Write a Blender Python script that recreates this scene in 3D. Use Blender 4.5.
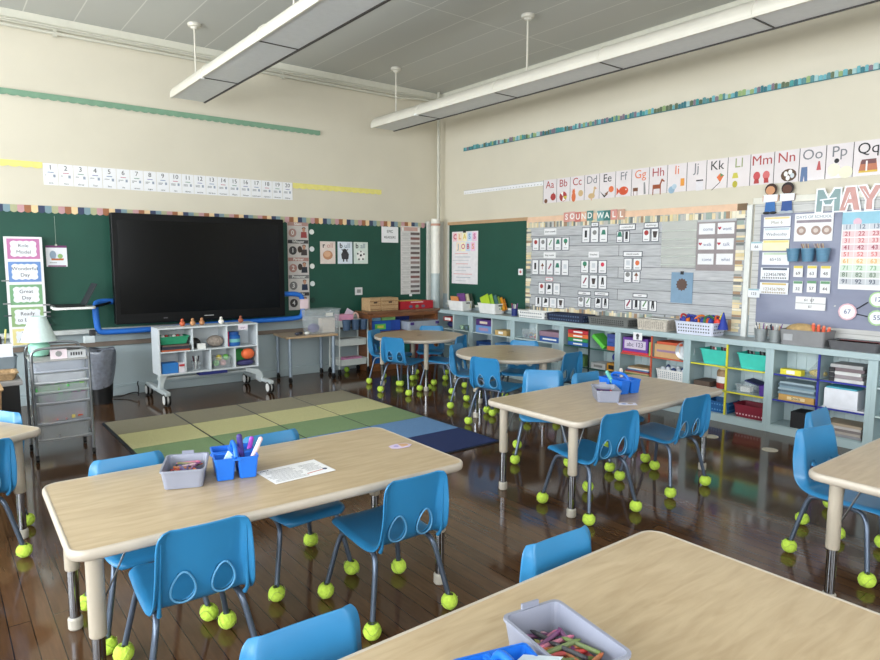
import bpy, bmesh, math, random
from mathutils import Matrix, Vector
random.seed(7)
for o in list(bpy.data.objects): bpy.data.objects.remove(o)
SC = bpy.context.scene
COL = SC.collection
PI = math.pi
def R(d): return math.radians(d)

# ------------------------------------------------------------------ camera
yaw, pit, rol = R(37.9855), R(6.2533), R(0.2173)
fw = Vector((math.sin(yaw)*math.cos(pit), math.cos(yaw)*math.cos(pit), -math.sin(pit)))
r0 = Vector((math.cos(yaw), -math.sin(yaw), 0)); u0 = r0.cross(fw)
rt = r0*math.cos(rol)+u0*math.sin(rol); up = u0*math.cos(rol)-r0*math.sin(rol)
cd = bpy.data.cameras.new('camera'); cam = bpy.data.objects.new('camera', cd); COL.objects.link(cam)
cd.sensor_width = 36; cd.lens = 651.27/880*36; cd.clip_start = .05
cam.matrix_world = Matrix(((rt.x, up.x, -fw.x, 0), (rt.y, up.y, -fw.y, 0), (rt.z, up.z, -fw.z, 1.4), (0, 0, 0, 1)))
SC.camera = cam
# ------------------------------------------------------------------ light
w = bpy.data.worlds.new('world'); SC.world = w; w.use_nodes = True
w.node_tree.nodes['Background'].inputs[0].default_value = (.62, .78, 1, 1)
w.node_tree.nodes['Background'].inputs[1].default_value = 1.0
def area(name, loc, rot, sx, sy, power, color):
    l = bpy.data.lights.new(name, 'AREA'); l.shape = 'RECTANGLE'; l.size = sx; l.size_y = sy; l.energy = power; l.color = color
    o = bpy.data.objects.new(name, l); COL.objects.link(o); o.location = loc; o.rotation_euler = rot
    return o
WINY = [-1.4, .9, 3.2, 5.5]
for i, y in enumerate(WINY):
    area('daylight', (-3.18, y, 1.95), (0, R(-90), 0), 2.0, 1.7, [118, 126, 134, 134][i], (.86, .94, 1))
for i, y in enumerate(WINY):
    area('ceiling_fill', (-3.17, y, 1.6), (0, R(-90-38), 0), 1.2, 1.7, 70, (1, .97, .92))  # added fill lamps standing in for ground bounce, aimed up to brighten the ceiling
for x in (-1.2, 2.2):
    area('daylight', (x, -2.68, 1.95), (R(90), 0, 0), 1.7, 2.0, 75, (.95, .98, 1))
SC.view_settings.view_transform = 'Standard'; SC.view_settings.look = 'None'
SC.view_settings.gamma = 1; SC.view_settings.use_curve_mapping = False
SC.view_settings.exposure = -0.1

# ------------------------------------------------------------------ materials
def lin(c):
    return tuple(((x/255)/12.92 if x/255 <= .04045 else ((x/255+.055)/1.055)**2.4) for x in c)
MATS = {}
def M(rgb, rough=.5, var=.06, scale=14, bump=0, metal=0, coat=0, alpha=1, spec=.5, stretch=None):
    """procedural principled material: base colour varied by a noise texture"""
    key = (rgb, rough, var, scale, bump, metal, coat, alpha, spec, stretch)
    if key in MATS: return MATS[key]
    m = bpy.data.materials.new('surface_%d' % len(MATS)); m.use_nodes = True
    nt = m.node_tree; b = nt.nodes['Principled BSDF']
    c = lin(rgb)
    tc = nt.nodes.new('ShaderNodeTexCoord'); n = nt.nodes.new('ShaderNodeTexNoise'); n.inputs['Scale'].default_value = scale
    n.inputs['Detail'].default_value = 3
    src = tc.outputs['Object']
    if stretch:
        mp = nt.nodes.new('ShaderNodeMapping'); mp.inputs['Scale'].default_value = stretch
        nt.links.new(src, mp.inputs[0]); src = mp.outputs[0]
    nt.links.new(src, n.inputs['Vector'])
    r = nt.nodes.new('ShaderNodeValToRGB')
    r.color_ramp.elements[0].position = .3; r.color_ramp.elements[1].position = .7
    r.color_ramp.elements[0].color = tuple(x*(1-var) for x in c)+(1,)
    r.color_ramp.elements[1].color = tuple(min(1, x*(1+var)) for x in c)+(1,)
    nt.links.new(n.outputs['Fac'], r.inputs[0]); nt.links.new(r.outputs[0], b.inputs['Base Color'])
    b.inputs['Roughness'].default_value = rough; b.inputs['Metallic'].default_value = metal
    b.inputs['Coat Weight'].default_value = coat; b.inputs['Coat Roughness'].default_value = .08
    b.inputs['Specular IOR Level'].default_value = spec; b.inputs['Alpha'].default_value = alpha
    if bump:
        bp = nt.nodes.new('ShaderNodeBump'); bp.inputs['Strength'].default_value = bump; bp.inputs['Distance'].default_value = .01
        nt.links.new(n.outputs['Fac'], bp.inputs['Height']); nt.links.new(bp.outputs[0], b.inputs['Normal'])
    MATS[key] = m
    return m
def brickmat(name, c1, c2, mortar, bw, rh, ms, rot=0, rough=.5, coat=0, spec=.5, off=.5, grain=0, bumpy=0, axes='xy', roughvar=0):
    m = bpy.data.materials.new(name); m.use_nodes = True; nt = m.node_tree; b = nt.nodes['Principled BSDF']
    tc = nt.nodes.new('ShaderNodeTexCoord'); mp = nt.nodes.new('ShaderNodeMapping')
    mp.inputs['Rotation'].default_value = (0, 0, rot); nt.links.new(tc.outputs['Object'], mp.inputs[0])
    br = nt.nodes.new('ShaderNodeTexBrick'); nt.links.new(mp.outputs[0], br.inputs['Vector'])
    br.inputs['Color1'].default_value = lin(c1)+(1,); br.inputs['Color2'].default_value = lin(c2)+(1,); br.inputs['Mortar'].default_value = lin(mortar)+(1,)
    br.inputs['Scale'].default_value = 1; br.inputs['Brick Width'].default_value = bw; br.inputs['Row Height'].default_value = rh
    br.inputs['Mortar Size'].default_value = ms; br.inputs['Mortar Smooth'].default_value = .2; br.offset = off
    out = br.outputs['Color']
    n = nt.nodes.new('ShaderNodeTexNoise'); n.inputs['Scale'].default_value = 6; n.inputs['Detail'].default_value = 5
    mp2 = nt.nodes.new('ShaderNodeMapping'); mp2.inputs['Scale'].default_value = (1, 12, 1); nt.links.new(mp.outputs[0], mp2.inputs[0]); nt.links.new(mp2.outputs[0], n.inputs['Vector'])
    if grain:
        mx = nt.nodes.new('ShaderNodeMix'); mx.data_type = 'RGBA'; mx.blend_type = 'OVERLAY'; mx.inputs['Factor'].default_value = grain
        nt.links.new(out, mx.inputs['A']); nt.links.new(n.outputs['Fac'], mx.inputs['B']); out = mx.outputs['Result']
    nt.links.new(out, b.inputs['Base Color'])
    b.inputs['Roughness'].default_value = rough; b.inputs['Coat Weight'].default_value = coat; b.inputs['Coat Roughness'].default_value = .05
    b.inputs['Specular IOR Level'].default_value = spec
    if roughvar:
        n2 = nt.nodes.new('ShaderNodeTexNoise'); n2.inputs['Scale'].default_value = 1.7; n2.inputs['Detail'].default_value = 4
        nt.links.new(tc.outputs['Object'], n2.inputs['Vector'])
        mr = nt.nodes.new('ShaderNodeMapRange'); mr.inputs['To Min'].default_value = rough; mr.inputs['To Max'].default_value = rough+roughvar
        nt.links.new(n2.outputs['Fac'], mr.inputs['Value']); nt.links.new(mr.outputs[0], b.inputs['Roughness'])
    if bumpy:
        n3 = nt.nodes.new('ShaderNodeTexNoise'); n3.inputs['Scale'].default_value = 3.5; n3.inputs['Detail'].default_value = 2
        nt.links.new(tc.outputs['Object'], n3.inputs['Vector'])
        bp = nt.nodes.new('ShaderNodeBump'); bp.inputs['Strength'].default_value = bumpy; bp.inputs['Distance'].default_value = .02
        nt.links.new(n3.outputs['Fac'], bp.inputs['Height']); nt.links.new(bp.outputs[0], b.inputs['Normal'])
    return m
def woodmat(name, light, dark, axis_scale, rough=.35, coat=.3):
    m = bpy.data.materials.new(name); m.use_nodes = True; nt = m.node_tree; b = nt.nodes['Principled BSDF']
    tc = nt.nodes.new('ShaderNodeTexCoord'); mp = nt.nodes.new('ShaderNodeMapping'); mp.inputs['Scale'].default_value = axis_scale
    nt.links.new(tc.outputs['Object'], mp.inputs[0])
    n = nt.nodes.new('ShaderNodeTexNoise'); n.inputs['Scale'].default_value = 5; n.inputs['Detail'].default_value = 6; n.inputs['Distortion'].default_value = .6
    nt.links.new(mp.outputs[0], n.inputs['Vector'])
    r = nt.nodes.new('ShaderNodeValToRGB'); r.color_ramp.elements[0].position = .32; r.color_ramp.elements[1].position = .68
    r.color_ramp.elements[0].color = lin(dark)+(1,); r.color_ramp.elements[1].color = lin(light)+(1,)
    nt.links.new(n.outputs['Fac'], r.inputs[0]); nt.links.new(r.outputs[0], b.inputs['Base Color'])
    b.inputs['Roughness'].default_value = rough; b.inputs['Coat Weight'].default_value = coat; b.inputs['Coat Roughness'].default_value = .2
    return m

# ------------------------------------------------------------------ mesh builder
class MB:
    def __init__(s): s.v = []; s.f = []; s.m = []; s.s = []; s.mats = []
    def mi(s, mat):
        if mat not in s.mats: s.mats.append(mat)
        return s.mats.index(mat)
    def add(s, vs, fs, mat, smooth=False):
        b = len(s.v); s.v += [tuple(p) for p in vs]; k = s.mi(mat)
        for f in fs: s.f.append([b+i for i in f]); s.m.append(k); s.s.append(smooth)
    def box(s, cx, cy, cz, sx, sy, sz, mat, rz=0, rx=0, ry=0):
        M3 = Matrix.Rotation(rz, 3, 'Z') @ Matrix.Rotation(ry, 3, 'Y') @ Matrix.Rotation(rx, 3, 'X')
        vs = []
        for z in (-1, 1):
            for x, y in ((-1, -1), (1, -1), (1, 1), (-1, 1)):
                p = M3 @ Vector((x*sx/2, y*sy/2, z*sz/2)); vs.append((p.x+cx, p.y+cy, p.z+cz))
        s.add(vs, [(3, 2, 1, 0), (4, 5, 6, 7), (0, 1, 5, 4), (1, 2, 6, 5), (2, 3, 7, 6), (3, 0, 4, 7)], mat); return s
    def bb(s, x0, x1, y0, y1, z0, z1, mat):
        return s.box((x0+x1)/2, (y0+y1)/2, (z0+z1)/2, abs(x1-x0), abs(y1-y0), abs(z1-z0), mat)
    def prism(s, poly, z0, z1, mat, top=None):
        n = len(poly)
        a = sum(poly[i][0]*poly[(i+1) % n][1]-poly[(i+1) % n][0]*poly[i][1] for i in range(n))
        if a < 0: poly = poly[::-1]
        vs = [(x, y, z0) for x, y in poly]+[(x, y, z1) for x, y in poly]
        s.add(vs, [tuple(range(n))[::-1], tuple(range(n, 2*n))]+[(i, (i+1) % n, n+(i+1) % n, n+i) for i in range(n)], mat); return s
    def disc(s, cx, cy, r, z0, z1, mat, seg=20, ry=None):
        return s.prism([(cx+r*math.cos(2*PI*i/seg), cy+(ry or r)*math.sin(2*PI*i/seg)) for i in range(seg)], z0, z1, mat)
    def lathe(s, prof, mat, c=(0, 0, 0), seg=20, cap=True):
        for j in range(len(prof)-1):
            (ra, za), (rb, zb) = prof[j], prof[j+1]
            vs = []
            for r_, z_ in ((ra, za), (rb, zb)):
                vs += [(c[0]+r_*math.cos(2*PI*i/seg), c[1]+r_*math.sin(2*PI*i/seg), c[2]+z_) for i in range(seg)]
            s.add(vs, [(i, (i+1) % seg, seg+(i+1) % seg, seg+i) for i in range(seg)], mat, True)
        if cap:
            for (r_, z_), fl in ((prof[0], True), (prof[-1], False)):
                if r_ > 1e-5:
                    vs = [(c[0]+r_*math.cos(2*PI*i/seg), c[1]+r_*math.sin(2*PI*i/seg), c[2]+z_) for i in range(seg)]
                    s.add(vs, [tuple(range(seg))[::-1] if fl else tuple(range(seg))], mat)
        return s
    def sph(s, c, r, mat, seg=14, ring=10, sc=(1, 1, 1)):
        vs = []; fs = []
        for j in range(ring+1):
            t = PI*j/ring
            for i in range(seg):
                p = 2*PI*i/seg; vs.append((c[0]+r*sc[0]*math.sin(t)*math.cos(p), c[1]+r*sc[1]*math.sin(t)*math.sin(p), c[2]-r*sc[2]*math.cos(t)))
        for j in range(ring):
            for i in range(seg): fs.append((j*seg+i, j*seg+(i+1) % seg, (j+1)*seg+(i+1) % seg, (j+1)*seg+i))
        s.add(vs, fs, mat, True); return s
    def tube(s, path, r, mat, seg=8, closed=False, r1=None):
        P = [Vector(p) for p in path]; n = len(P); vs = []; prev = None
        for i in range(n):
            if closed: t = P[(i+1) % n]-P[i-1]
            else: t = (P[min(i+1, n-1)]-P[max(i-1, 0)])
            t.normalize()
            if prev is None:
                a = Vector((0, 0, 1)) if abs(t.z) < .9 else Vector((1, 0, 0)); a = (a-t*a.dot(t)).normalized()
            else: a = (prev-t*prev.dot(t)).normalized()
            prev = a; b = t.cross(a); rr = r if r1 is None else r+(r1-r)*i/(n-1)
            vs += [tuple(P[i]+(a*math.cos(2*PI*k/seg)+b*math.sin(2*PI*k/seg))*rr) for k in range(seg)]
        m = n if closed else n-1
        s.add(vs, [(i*seg+k, i*seg+(k+1) % seg, ((i+1) % n)*seg+(k+1) % seg, ((i+1) % n)*seg+k) for i in range(m) for k in range(seg)], mat, True)
        if not closed:
            s.add(vs[:seg], [tuple(range(seg))[::-1]], mat); s.add(vs[-seg:], [tuple(range(seg))], mat)
        return s
    def tray(s, w_, d, h, t, tap, mat, z=0, rim=0):
        """open bin: outer shell, inner shell and rim, tapering to the bottom"""
        def ring(hw, hd, zz, rad):
            return [(x, y, zz) for x, y in rrect(hw, hd, rad, 3)]
        rad = min(w_, d)*.1
        a = ring(w_/2-tap, d/2-tap, z, rad); b = ring(w_/2, d/2, z+h, rad); c = ring(w_/2-t, d/2-t, z+h, rad); e = ring(w_/2-tap-t, d/2-tap-t, z+t, rad)
        n = len(a); q = lambda o1, o2: [(o1+i, o1+(i+1) % n, o2+(i+1) % n, o2+i) for i in range(n)]
        s.add(a+b, q(0, n), mat); s.add(b+c, q(0, n), mat); s.add(c+e, q(0, n), mat)
        s.add(a, [tuple(range(n))[::-1]], mat); s.add(e, [tuple(range(n))], mat)
        if rim:
            o = ring(w_/2+rim, d/2+rim, z+h+.001, rad+rim); o2 = ring(w_/2+rim, d/2+rim, z+h-.006, rad+rim); i2 = ring(w_/2-t, d/2-t, z+h+.001, rad); i3 = ring(w_/2, d/2, z+h-.006, rad)
            s.add(i2+o+o2+i3, [(i, (i+1) % n, n+(i+1) % n, n+i)[::-1] for i in range(n)]+[(n+i, n+(i+1) % n, 2*n+(i+1) % n, 2*n+i)[::-1] for i in range(n)]+[(2*n+i, 2*n+(i+1) % n, 3*n+(i+1) % n, 3*n+i)[::-1] for i in range(n)], mat)
        return s
    def mesh(s, name):
        me = bpy.data.meshes.new(name); me.from_pydata(s.v, [], s.f)
        for m in s.mats: me.materials.append(m)
        me.polygons.foreach_set('material_index', s.m); me.polygons.foreach_set('use_smooth', s.s); me.update()
        return me
    def build(s, name, parent=None, loc=(0, 0, 0), rot=(0, 0, 0), bevel=0):
        o = bpy.data.objects.new(name, s.mesh(name)); COL.objects.link(o); o.location = loc; o.rotation_euler = rot
        if parent: o.parent = parent
        if bevel:
            b = o.modifiers.new('bevel', 'BEVEL'); b.width = bevel; b.segments = 2; b.limit_method = 'ANGLE'
        return o
def rrect(hw, hd, r, n=4):
    out = []
    for cx, cy, a0 in ((hw-r, hd-r, 0), (-hw+r, hd-r, 90), (-hw+r, -hd+r, 180), (hw-r, -hd+r, 270)):
        for i in range(n+1):
            a = R(a0+90*i/n); out.append((cx+r*math.cos(a), cy+r*math.sin(a)))
    return out
def smoothpath(pts, it=2):
    P = [Vector(p) for p in pts]
    for _ in range(it):
        Q = [P[0]]
        for i in range(len(P)-1):
            Q.append(P[i]*.75+P[i+1]*.25); Q.append(P[i]*.25+P[i+1]*.75)
        Q.append(P[-1]); P = Q
    return P
def thing(name, label, cat, loc=(0, 0, 0), rz=0, group=None):
    o = bpy.data.objects.new(name, None); COL.objects.link(o); o.empty_display_size = .05
    o.location = loc; o.rotation_euler = (0, 0, rz); return tag(o, label, cat, group)
def tag(o, label, cat, group=None, kind=None):
    o['label'] = label; o['category'] = cat
    if group: o['group'] = group
    if kind: o['kind'] = kind
    return o
def struct(o): o['kind'] = 'structure'; return o
def copy_tree(o, parent=None):
    c = o.copy(); COL.objects.link(c)
    if parent: c.parent = parent
    for ch in o.children: copy_tree(ch, c)
    return c
_tc = {}
def text(s, size, mat, parent, x=0, y=0, z=.0012, name='lettering', align='CENTER', bold=0, rz=0, sx=1):
    """flat lettering lying on the parent's local xy plane"""
    key = (s, size, mat.name, align, bold)
    if key not in _tc:
        cu = bpy.data.curves.new('t', 'FONT'); cu.body = s; cu.size = size; cu.align_x = align; cu.align_y = 'CENTER'; cu.offset = bold*size
        cu.resolution_u = 3; cu.extrude = .0003
        t = bpy.data.objects.new('t', cu); COL.objects.link(t)
        bpy.context.view_layer.update()
        me = bpy.data.meshes.new_from_object(t.evaluated_get(bpy.context.evaluated_depsgraph_get()))
        bpy.data.objects.remove(t); me.materials.clear(); me.materials.append(mat); me.name = name; _tc[key] = me
    o = bpy.data.objects.new(name, _tc[key]); COL.objects.link(o); o.parent = parent; o.location = (x, y, z); o.rotation_euler = (0, 0, rz); o.scale = (sx, 1, 1)
    return o

# ------------------------------------------------------------------ colours
WHITE = M((238, 238, 236), .5); PAPER = M((236, 236, 238), .55, .02); INK = M((40, 40, 44), .6); BLACK = M((16, 16, 18), .45)
GREYINK = M((120, 122, 128), .6); LAM = M((232, 234, 240), .3, .02, coat=.2)
XB, YA = 5.62, 7.2     # planes of the right-hand and far wall
ZC = 3.6
XL, YB = -3.2, -2.7

# ================================================================== ROOM
m_wall = M((213, 206, 188), .6, .025, 2.2)
m_lower = M((172, 186, 190), .45, .03, 3)
m_floor = brickmat('varnished_planks', (92, 65, 43), (76, 53, 35), (36, 24, 15), 1.9, .074, .0022, rot=R(90), rough=.05, coat=0, spec=.36, grain=.35, bumpy=.025, roughvar=.1)
m_ceil = brickmat('ceiling_boards', (196, 197, 192), (190, 191, 186), (222, 222, 216), 2.4, .405, .006, rot=R(90), rough=.6, off=.0)
def plate(name, x0, x1, y0, y1, z0, z1, mat):
    return struct(MB().bb(x0, x1, y0, y1, z0, z1, mat).build(name))
plate('floor', XL-.1, XB+.1, YB-.1, YA+.1, -.08, 0, m_floor)
plate('ceiling', XL-.1, XB+.1, YB-.1, YA+.1, ZC, ZC+.1, m_ceil)
b = MB(); b.bb(XL-.1, XB+.1, YA, YA+.12, .92, ZC, m_wall); b.bb(XL-.1, XB+.1, YA, YA+.12, 0, .92, m_lower); struct(b.build('wall_back'))
b = MB(); b.bb(XB, XB+.12, YB, YA, .92, ZC, m_wall); b.bb(XB, XB+.12, YB, YA, 0, .92, m_lower); struct(b.build('wall_right'))
def wall_with_holes(name, axis, pos, a0, a1, holes, z0, z1, thick):
    b = MB(); segs = [a0]
    for h0, h1 in holes: segs += [h0, h1]
    segs.append(a1)
    def put(p, q, za, zb):
        if axis == 'x': b.bb(pos-thick, pos, p, q, za, zb, m_wall)
        else: b.bb(p, q, pos-thick, pos, za, zb, m_wall)
    for i in range(0, len(segs)-1, 2): put(segs[i], segs[i+1], 0, ZC)
    for h0, h1 in holes: put(h0, h1, 0, z0); put(h0, h1, z1, ZC)
    struct(b.build(name))
wall_with_holes('wall_left', 'x', XL, YB, YA, [(y-.85, y+.85) for y in WINY], .95, 2.95, .12)
wall_with_holes('wall_front', 'y', YB, XL, XB, [(-2.05, -.35), (1.35, 3.05)], .95, 2.95, .12)
m_frame = M((220, 220, 214), .4)
m_glass = bpy.data.materials.new('window_glass'); m_glass.use_nodes = True
_n = m_glass.node_tree.nodes; _b = _n['Principled BSDF']; _b.inputs['Transmission Weight'].default_value = 1; _b.inputs['Roughness'].default_value = 0; _b.inputs['IOR'].default_value = 1.02
k = 1
for y in WINY:
    b = MB()
    for a in (y-.82, y+.82): b.bb(XL-.1, XL-.04, a-.03, a+.03, .95, 2.95, m_frame)
    for z in (.98, 1.95, 2.92): b.bb(XL-.1, XL-.04, y-.85, y+.85, z-.03, z+.03, m_frame)
    o = struct(b.build('window_%d' % k)); MB().bb(XL-.075, XL-.07, y-.82, y+.82, .98, 2.92, m_glass).build('window_pane', o); k += 1
for x in (-1.2, 2.2):
    b = MB()
    for a in (x-.82, x+.82): b.bb(a-.03, a+.03, YB-.1, YB-.04, .95, 2.95, m_frame)
    for z in (.98, 1.95, 2.92): b.bb(x-.85, x+.85, YB-.1, YB-.04, z-.03, z+.03, m_frame)
    o = struct(b.build('window_%d' % k)); MB().bb(x-.82, x+.82, YB-.075, YB-.07, .98, 2.92, m_glass).build('window_pane', o); k += 1
m_trim = M((216, 214, 200), .45, .03)
# crown moulding, three steps
b = MB(); b.bb(XL, XB, YA-.05, YA, ZC-.075, ZC, m_trim); b.bb(XL, XB, YA-.028, YA, ZC-.11, ZC-.075, m_trim); struct(b.build('trim_1', bevel=.006))
b = MB(); b.bb(XB-.05, XB, YB, YA-.05, ZC-.075, ZC, m_trim); b.bb(XB-.028, XB, YB, YA-.05, ZC-.11, ZC-.075, m_trim); struct(b.build('trim_2', bevel=.006))
b = MB(); b.bb(XL, 5.36, YA-.03, YA, 0, .085, m_lower); b.bb(XL, 5.36, YA-.02, YA, .085, .11, m_lower); struct(b.build('baseboard_back', bevel=.004))
struct(MB().bb(XL, 5.36, YA-.03, YA, .515, .56, M((126, 112, 100), .5)).build('trim_3', bevel=.004))
struct(MB().bb(5.36, XB, YA-.07, YA, 0, 1.9, M((205, 206, 200), .5)).build('trim_4'))
# pipes: two runs under the ceiling on the far wall, one tall standpipe in the corner
def pipe(name, label, path, r, mat, clips=()):
    t = tag(MB().tube(path, r, mat, 10).build(name), label, 'pipe')
    for c in clips: MB().box(*c, .03, .03, .06, mat).build('pipe_clip', t)
    return t
m_pipe = M((200, 198, 184), .4, .03)
pipe('conduit_pipe', 'slim painted conduit running along the far wall just under the crown moulding', [(XL+.02, YA-.06, 3.455), (3.9, YA-.06, 3.455), (4.9, YA-.06, 3.455), (5.15, YA-.1, 3.47), (5.5, YA-.14, 3.47)], .016, m_pipe, [(1.05, YA-.05, 3.455), (3.3, YA-.05, 3.455)])
pipe('conduit_pipe', 'thin upper conduit on the far wall, directly beneath the ceiling edge', [(XL+.02, YA-.075, 3.505), (5.3, YA-.075, 3.505), (5.55, YA-.16, 3.52)], .009, m_pipe)
pipe('conduit_pipe', 'thin conduit running along the right wall under the crown moulding', [(XB-.07, YB+.05, 3.49), (XB-.07, YA-.3, 3.49), (XB-.1, YA-.12, 3.5)], .012, m_pipe)
pipe('corner_pipe', 'slim vertical pipe rising in the corner to the ceiling', [(5.5, YA-.11, 1.93), (5.5, YA-.11, ZC-.002)], .022, m_pipe, [])
t = thing('standpipe', 'thick white vertical pipe in the corner beside the wooden bookcase', 'pipe', (5.43, YA-.14, 0))
MB().lathe([(.062, 1.2), (.062, 1.93)], M((226, 224, 214), .35), seg=24).build('upper_pipe', t)
MB().lathe([(.062, 0), (.062, 1.2)], M((176, 188, 188), .35), seg=24).build('lower_pipe', t)
MB().lathe([(.064, 1.84), (.067, 1.85), (.067, 1.862), (.064, 1.87)], M((196, 150, 130), .5), seg=24).build('collar', t)

# hanging light fixtures
m_fix = M((214, 210, 198), .4, .03, 3); m_lens = M((214, 216, 216), .35, .03, 20); m_dark = M((52, 48, 44), .5)
def fixture(xc, yend, ys, label, joints):
    t = thing('pendant_light_fixture', label, 'ceiling light', (xc, yend, 0), 0, 'hanging strip lights')
    L = yend-YB-.3
    b = MB(); prof = [(-.166, 2.955), (-.172, 2.975), (-.168, 3.0), (-.15, 3.035), (-.115, 3.065), (-.07, 3.08), (.07, 3.08), (.115, 3.065), (.15, 3.035), (.168, 3.0), (.172, 2.975), (.166, 2.955)]
    n = len(prof); vs = [(x, 0, z) for x, z in prof]+[(x, -L, z) for x, z in prof]
    b.add(vs, [(i, n+i, n+i+1, i+1) for i in range(n-1)], m_fix, True)
    b.add(vs, [tuple(range(n)), tuple(range(n, 2*n))[::-1]], m_fix)
    b.build('housing', t)
    b = MB(); b.bb(-.15, .15, -L+.02, -.02, 2.948, 2.962, m_lens); b.build('diffuser', t)
    for s in (-1, 1): MB().bb(s*.162-.008, s*.162+.008, -L, 0, 2.942, 2.962, m_dark if s > 0 else m_fix).build('edge_rail', t)
    for j in joints:
        MB().tube([(x*1.012, -j, z+.002) for x, z in prof], .005, m_fix, 6).build('joint_band', t)
        MB().bb(-.15, .15, -j-.006, -j+.006, 2.944, 2.95, m_dark).build('joint_gap', t)
    for j in joints[:1]: MB().box(-.165, -j, 2.945, .04, .03, .02, WHITE).build('clip', t)
    for y in ys:
        s = MB().lathe([(.009, 3.08), (.009, 3.56)], m_fix, (0, y-yend, 0), 10).build('stem', t)
        MB().lathe([(.012, 3.545), (.03, 3.553), (.034, 3.565), (.056, 3.573), (.06, 3.585), (.06, 3.599)], m_fix, (0, y-yend, 0), 20).build('ceiling_cup', s)
        MB().lathe([(.016, 3.08), (.016, 3.1)], m_dark, (0, y-yend, 0), 10).build('stem_socket', s)
fixture(2.12, 6.78, (6.51, 4.38, 2.25, .12), 'long white strip light hanging nearer the left, its end close to the far wall', (.92, 2.14, 3.36, 4.58, 5.8))
fixture(4.42, 6.80, (6.51, 4.384, 2.25, .12), 'long white strip light hanging beside the right wall', (.92, 2.14, 3.36, 4.58, 5.8))

# ================================================================== WALL FRAMES
# local x = to the viewer's right, y = up, z = out of the wall
ROTA = (R(90), 0, 0)
ROTB = (R(90), 0, R(-90))
def onA(o, x, z, d=.0): o.location = (x, YA-d, z); o.rotation_euler = ROTA; return o
def onB(o, y, z, d=.0): o.location = (XB-d, y, z); o.rotation_euler = ROTB; return o
def place(o, wall, u, z, d): return onA(o, u, z, d) if wall == 'A' else onB(o, u, z, d)

m_chalk = M((24, 76, 62), .55, .08, 3)
m_board_frame = M((186, 152, 116), .5)
# chalkboard, far wall
t = thing('chalkboard', 'long green chalkboard across the far wall behind the large screen', 'chalkboard', (2.2, YA, 0))
MB().bb(-4.6, 3.16, -.02, 0, .70, 1.83, m_chalk).build('writing_surface', t)
MB().bb(-4.6, 3.19, -.09, 0, .655, .70, M((196, 200, 198), .4)).build('chalk_tray', t, bevel=.006)
MB().bb(3.16, 3.19, -.025, 0, .70, 1.88, M((190, 196, 194), .4)).build('side_frame', t)
MB().bb(.1-2.2+2.23, .1-2.2+2.235, -.0215, -.018, .72, 1.82, M((90, 120, 104), .6)).build('panel_seam', t)
# chalkboard, right wall
t = thing('chalkboard', 'short green chalkboard on the right wall beside the corner', 'chalkboard', (XB, 6.24, 0))
MB().bb(-.02, 0, -.74, .73, .80, 1.85, m_chalk).build('writing_surface', t)
MB().bb(-.03, 0, -.74, .76, 1.85, 1.89, m_board_frame).build('top_frame', t)
MB().bb(-.03, 0, .73, .76, .74, 1.85, M((200, 198, 188), .5)).build('side_frame', t)
MB().bb(-.06, 0, -.74, .76, .775, .80, M((210, 214, 210), .4)).build('chalk_tray', t)

def strip(name, label, cat, wall, u0, u1, z0, z1, cols, step, scallop='down', d=.024, bar=0):
    """paper border strip; u runs along the wall; scalloped edge"""
    b = MB(); L = abs(u1-u0); n = max(1, round(L/step)); st = L/n; h = z1-z0
    for i in range(n):
        x0 = i*st; mat = cols[i % len(cols)]
        e = [(x0+st*k/6, -.22*h*math.sin(PI*k/6)) for k in range(7)]
        if scallop == 'down': poly = e+[(x0+st, h), (x0, h)]
        elif scallop == 'up': poly = [(x0, 0), (x0+st, 0)]+[(x, h-y) for x, y in e[::-1]]
        else: poly = [(x0, 0), (x0+st, 0), (x0+st, h), (x0, h)]
        b.prism(poly, 0, .0015, mat)
    o = b.build(name); place(o, wall, u0, z0, d)
    return tag(o, label, cat)
PAL = [M(c, .6) for c in ((126, 152, 162), (176, 176, 140), (196, 152, 156), (160, 104, 70), (234, 206, 160), (56, 66, 96))]
strip('scalloped_border', 'multicoloured scalloped paper border along the top of the far chalkboard', 'border', 'A', -2.4, 5.33, 1.822, 1.88, PAL, .055)
strip('scalloped_border', 'sage green scalloped border high on the far wall', 'border', 'A', -2.0, 3.778, 2.862, 2.91, [M((122, 158, 132), .6)], .08)
m_yel = M((232, 222, 130), .6)
strip('scalloped_border', 'yellow scalloped strip left of the number line', 'border', 'A', -2.0, .893, 2.232, 2.282, [m_yel], .09, d=.006)
strip('scalloped_border', 'yellow scalloped strip right of the number line', 'border', 'A', 3.42, 4.652, 2.224, 2.278, [m_yel], .09, d=.006)
BOOKS = [M(c, .6) for c in ((86, 138, 142), (110, 176, 186), (96, 110, 84), (60, 120, 130), (164, 200, 200), (132, 116, 130), (70, 150, 150), (150, 176, 120))]
b = MB(); x = 0; i = 0
while x < 6.6:
    wd = random.choice((.025, .03, .035)); h = random.choice((.042, .05, .055))
    b.prism([(x, 0), (x+wd*.92, 0), (x+wd*.92, h), (x+wd*.46, h+.006), (x, h)], 0, .0015, BOOKS[random.randrange(8)]); x += wd; i += 1
b.prism([(0, 0), (6.6, 0), (6.6, .008), (0, .008)], .0015, .002, M((60, 110, 120), .6))
tag(onB(b.build('book_border'), 6.697, 2.796, .01), 'teal paper border of tiny book spines high on the right wall', 'border')

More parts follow.
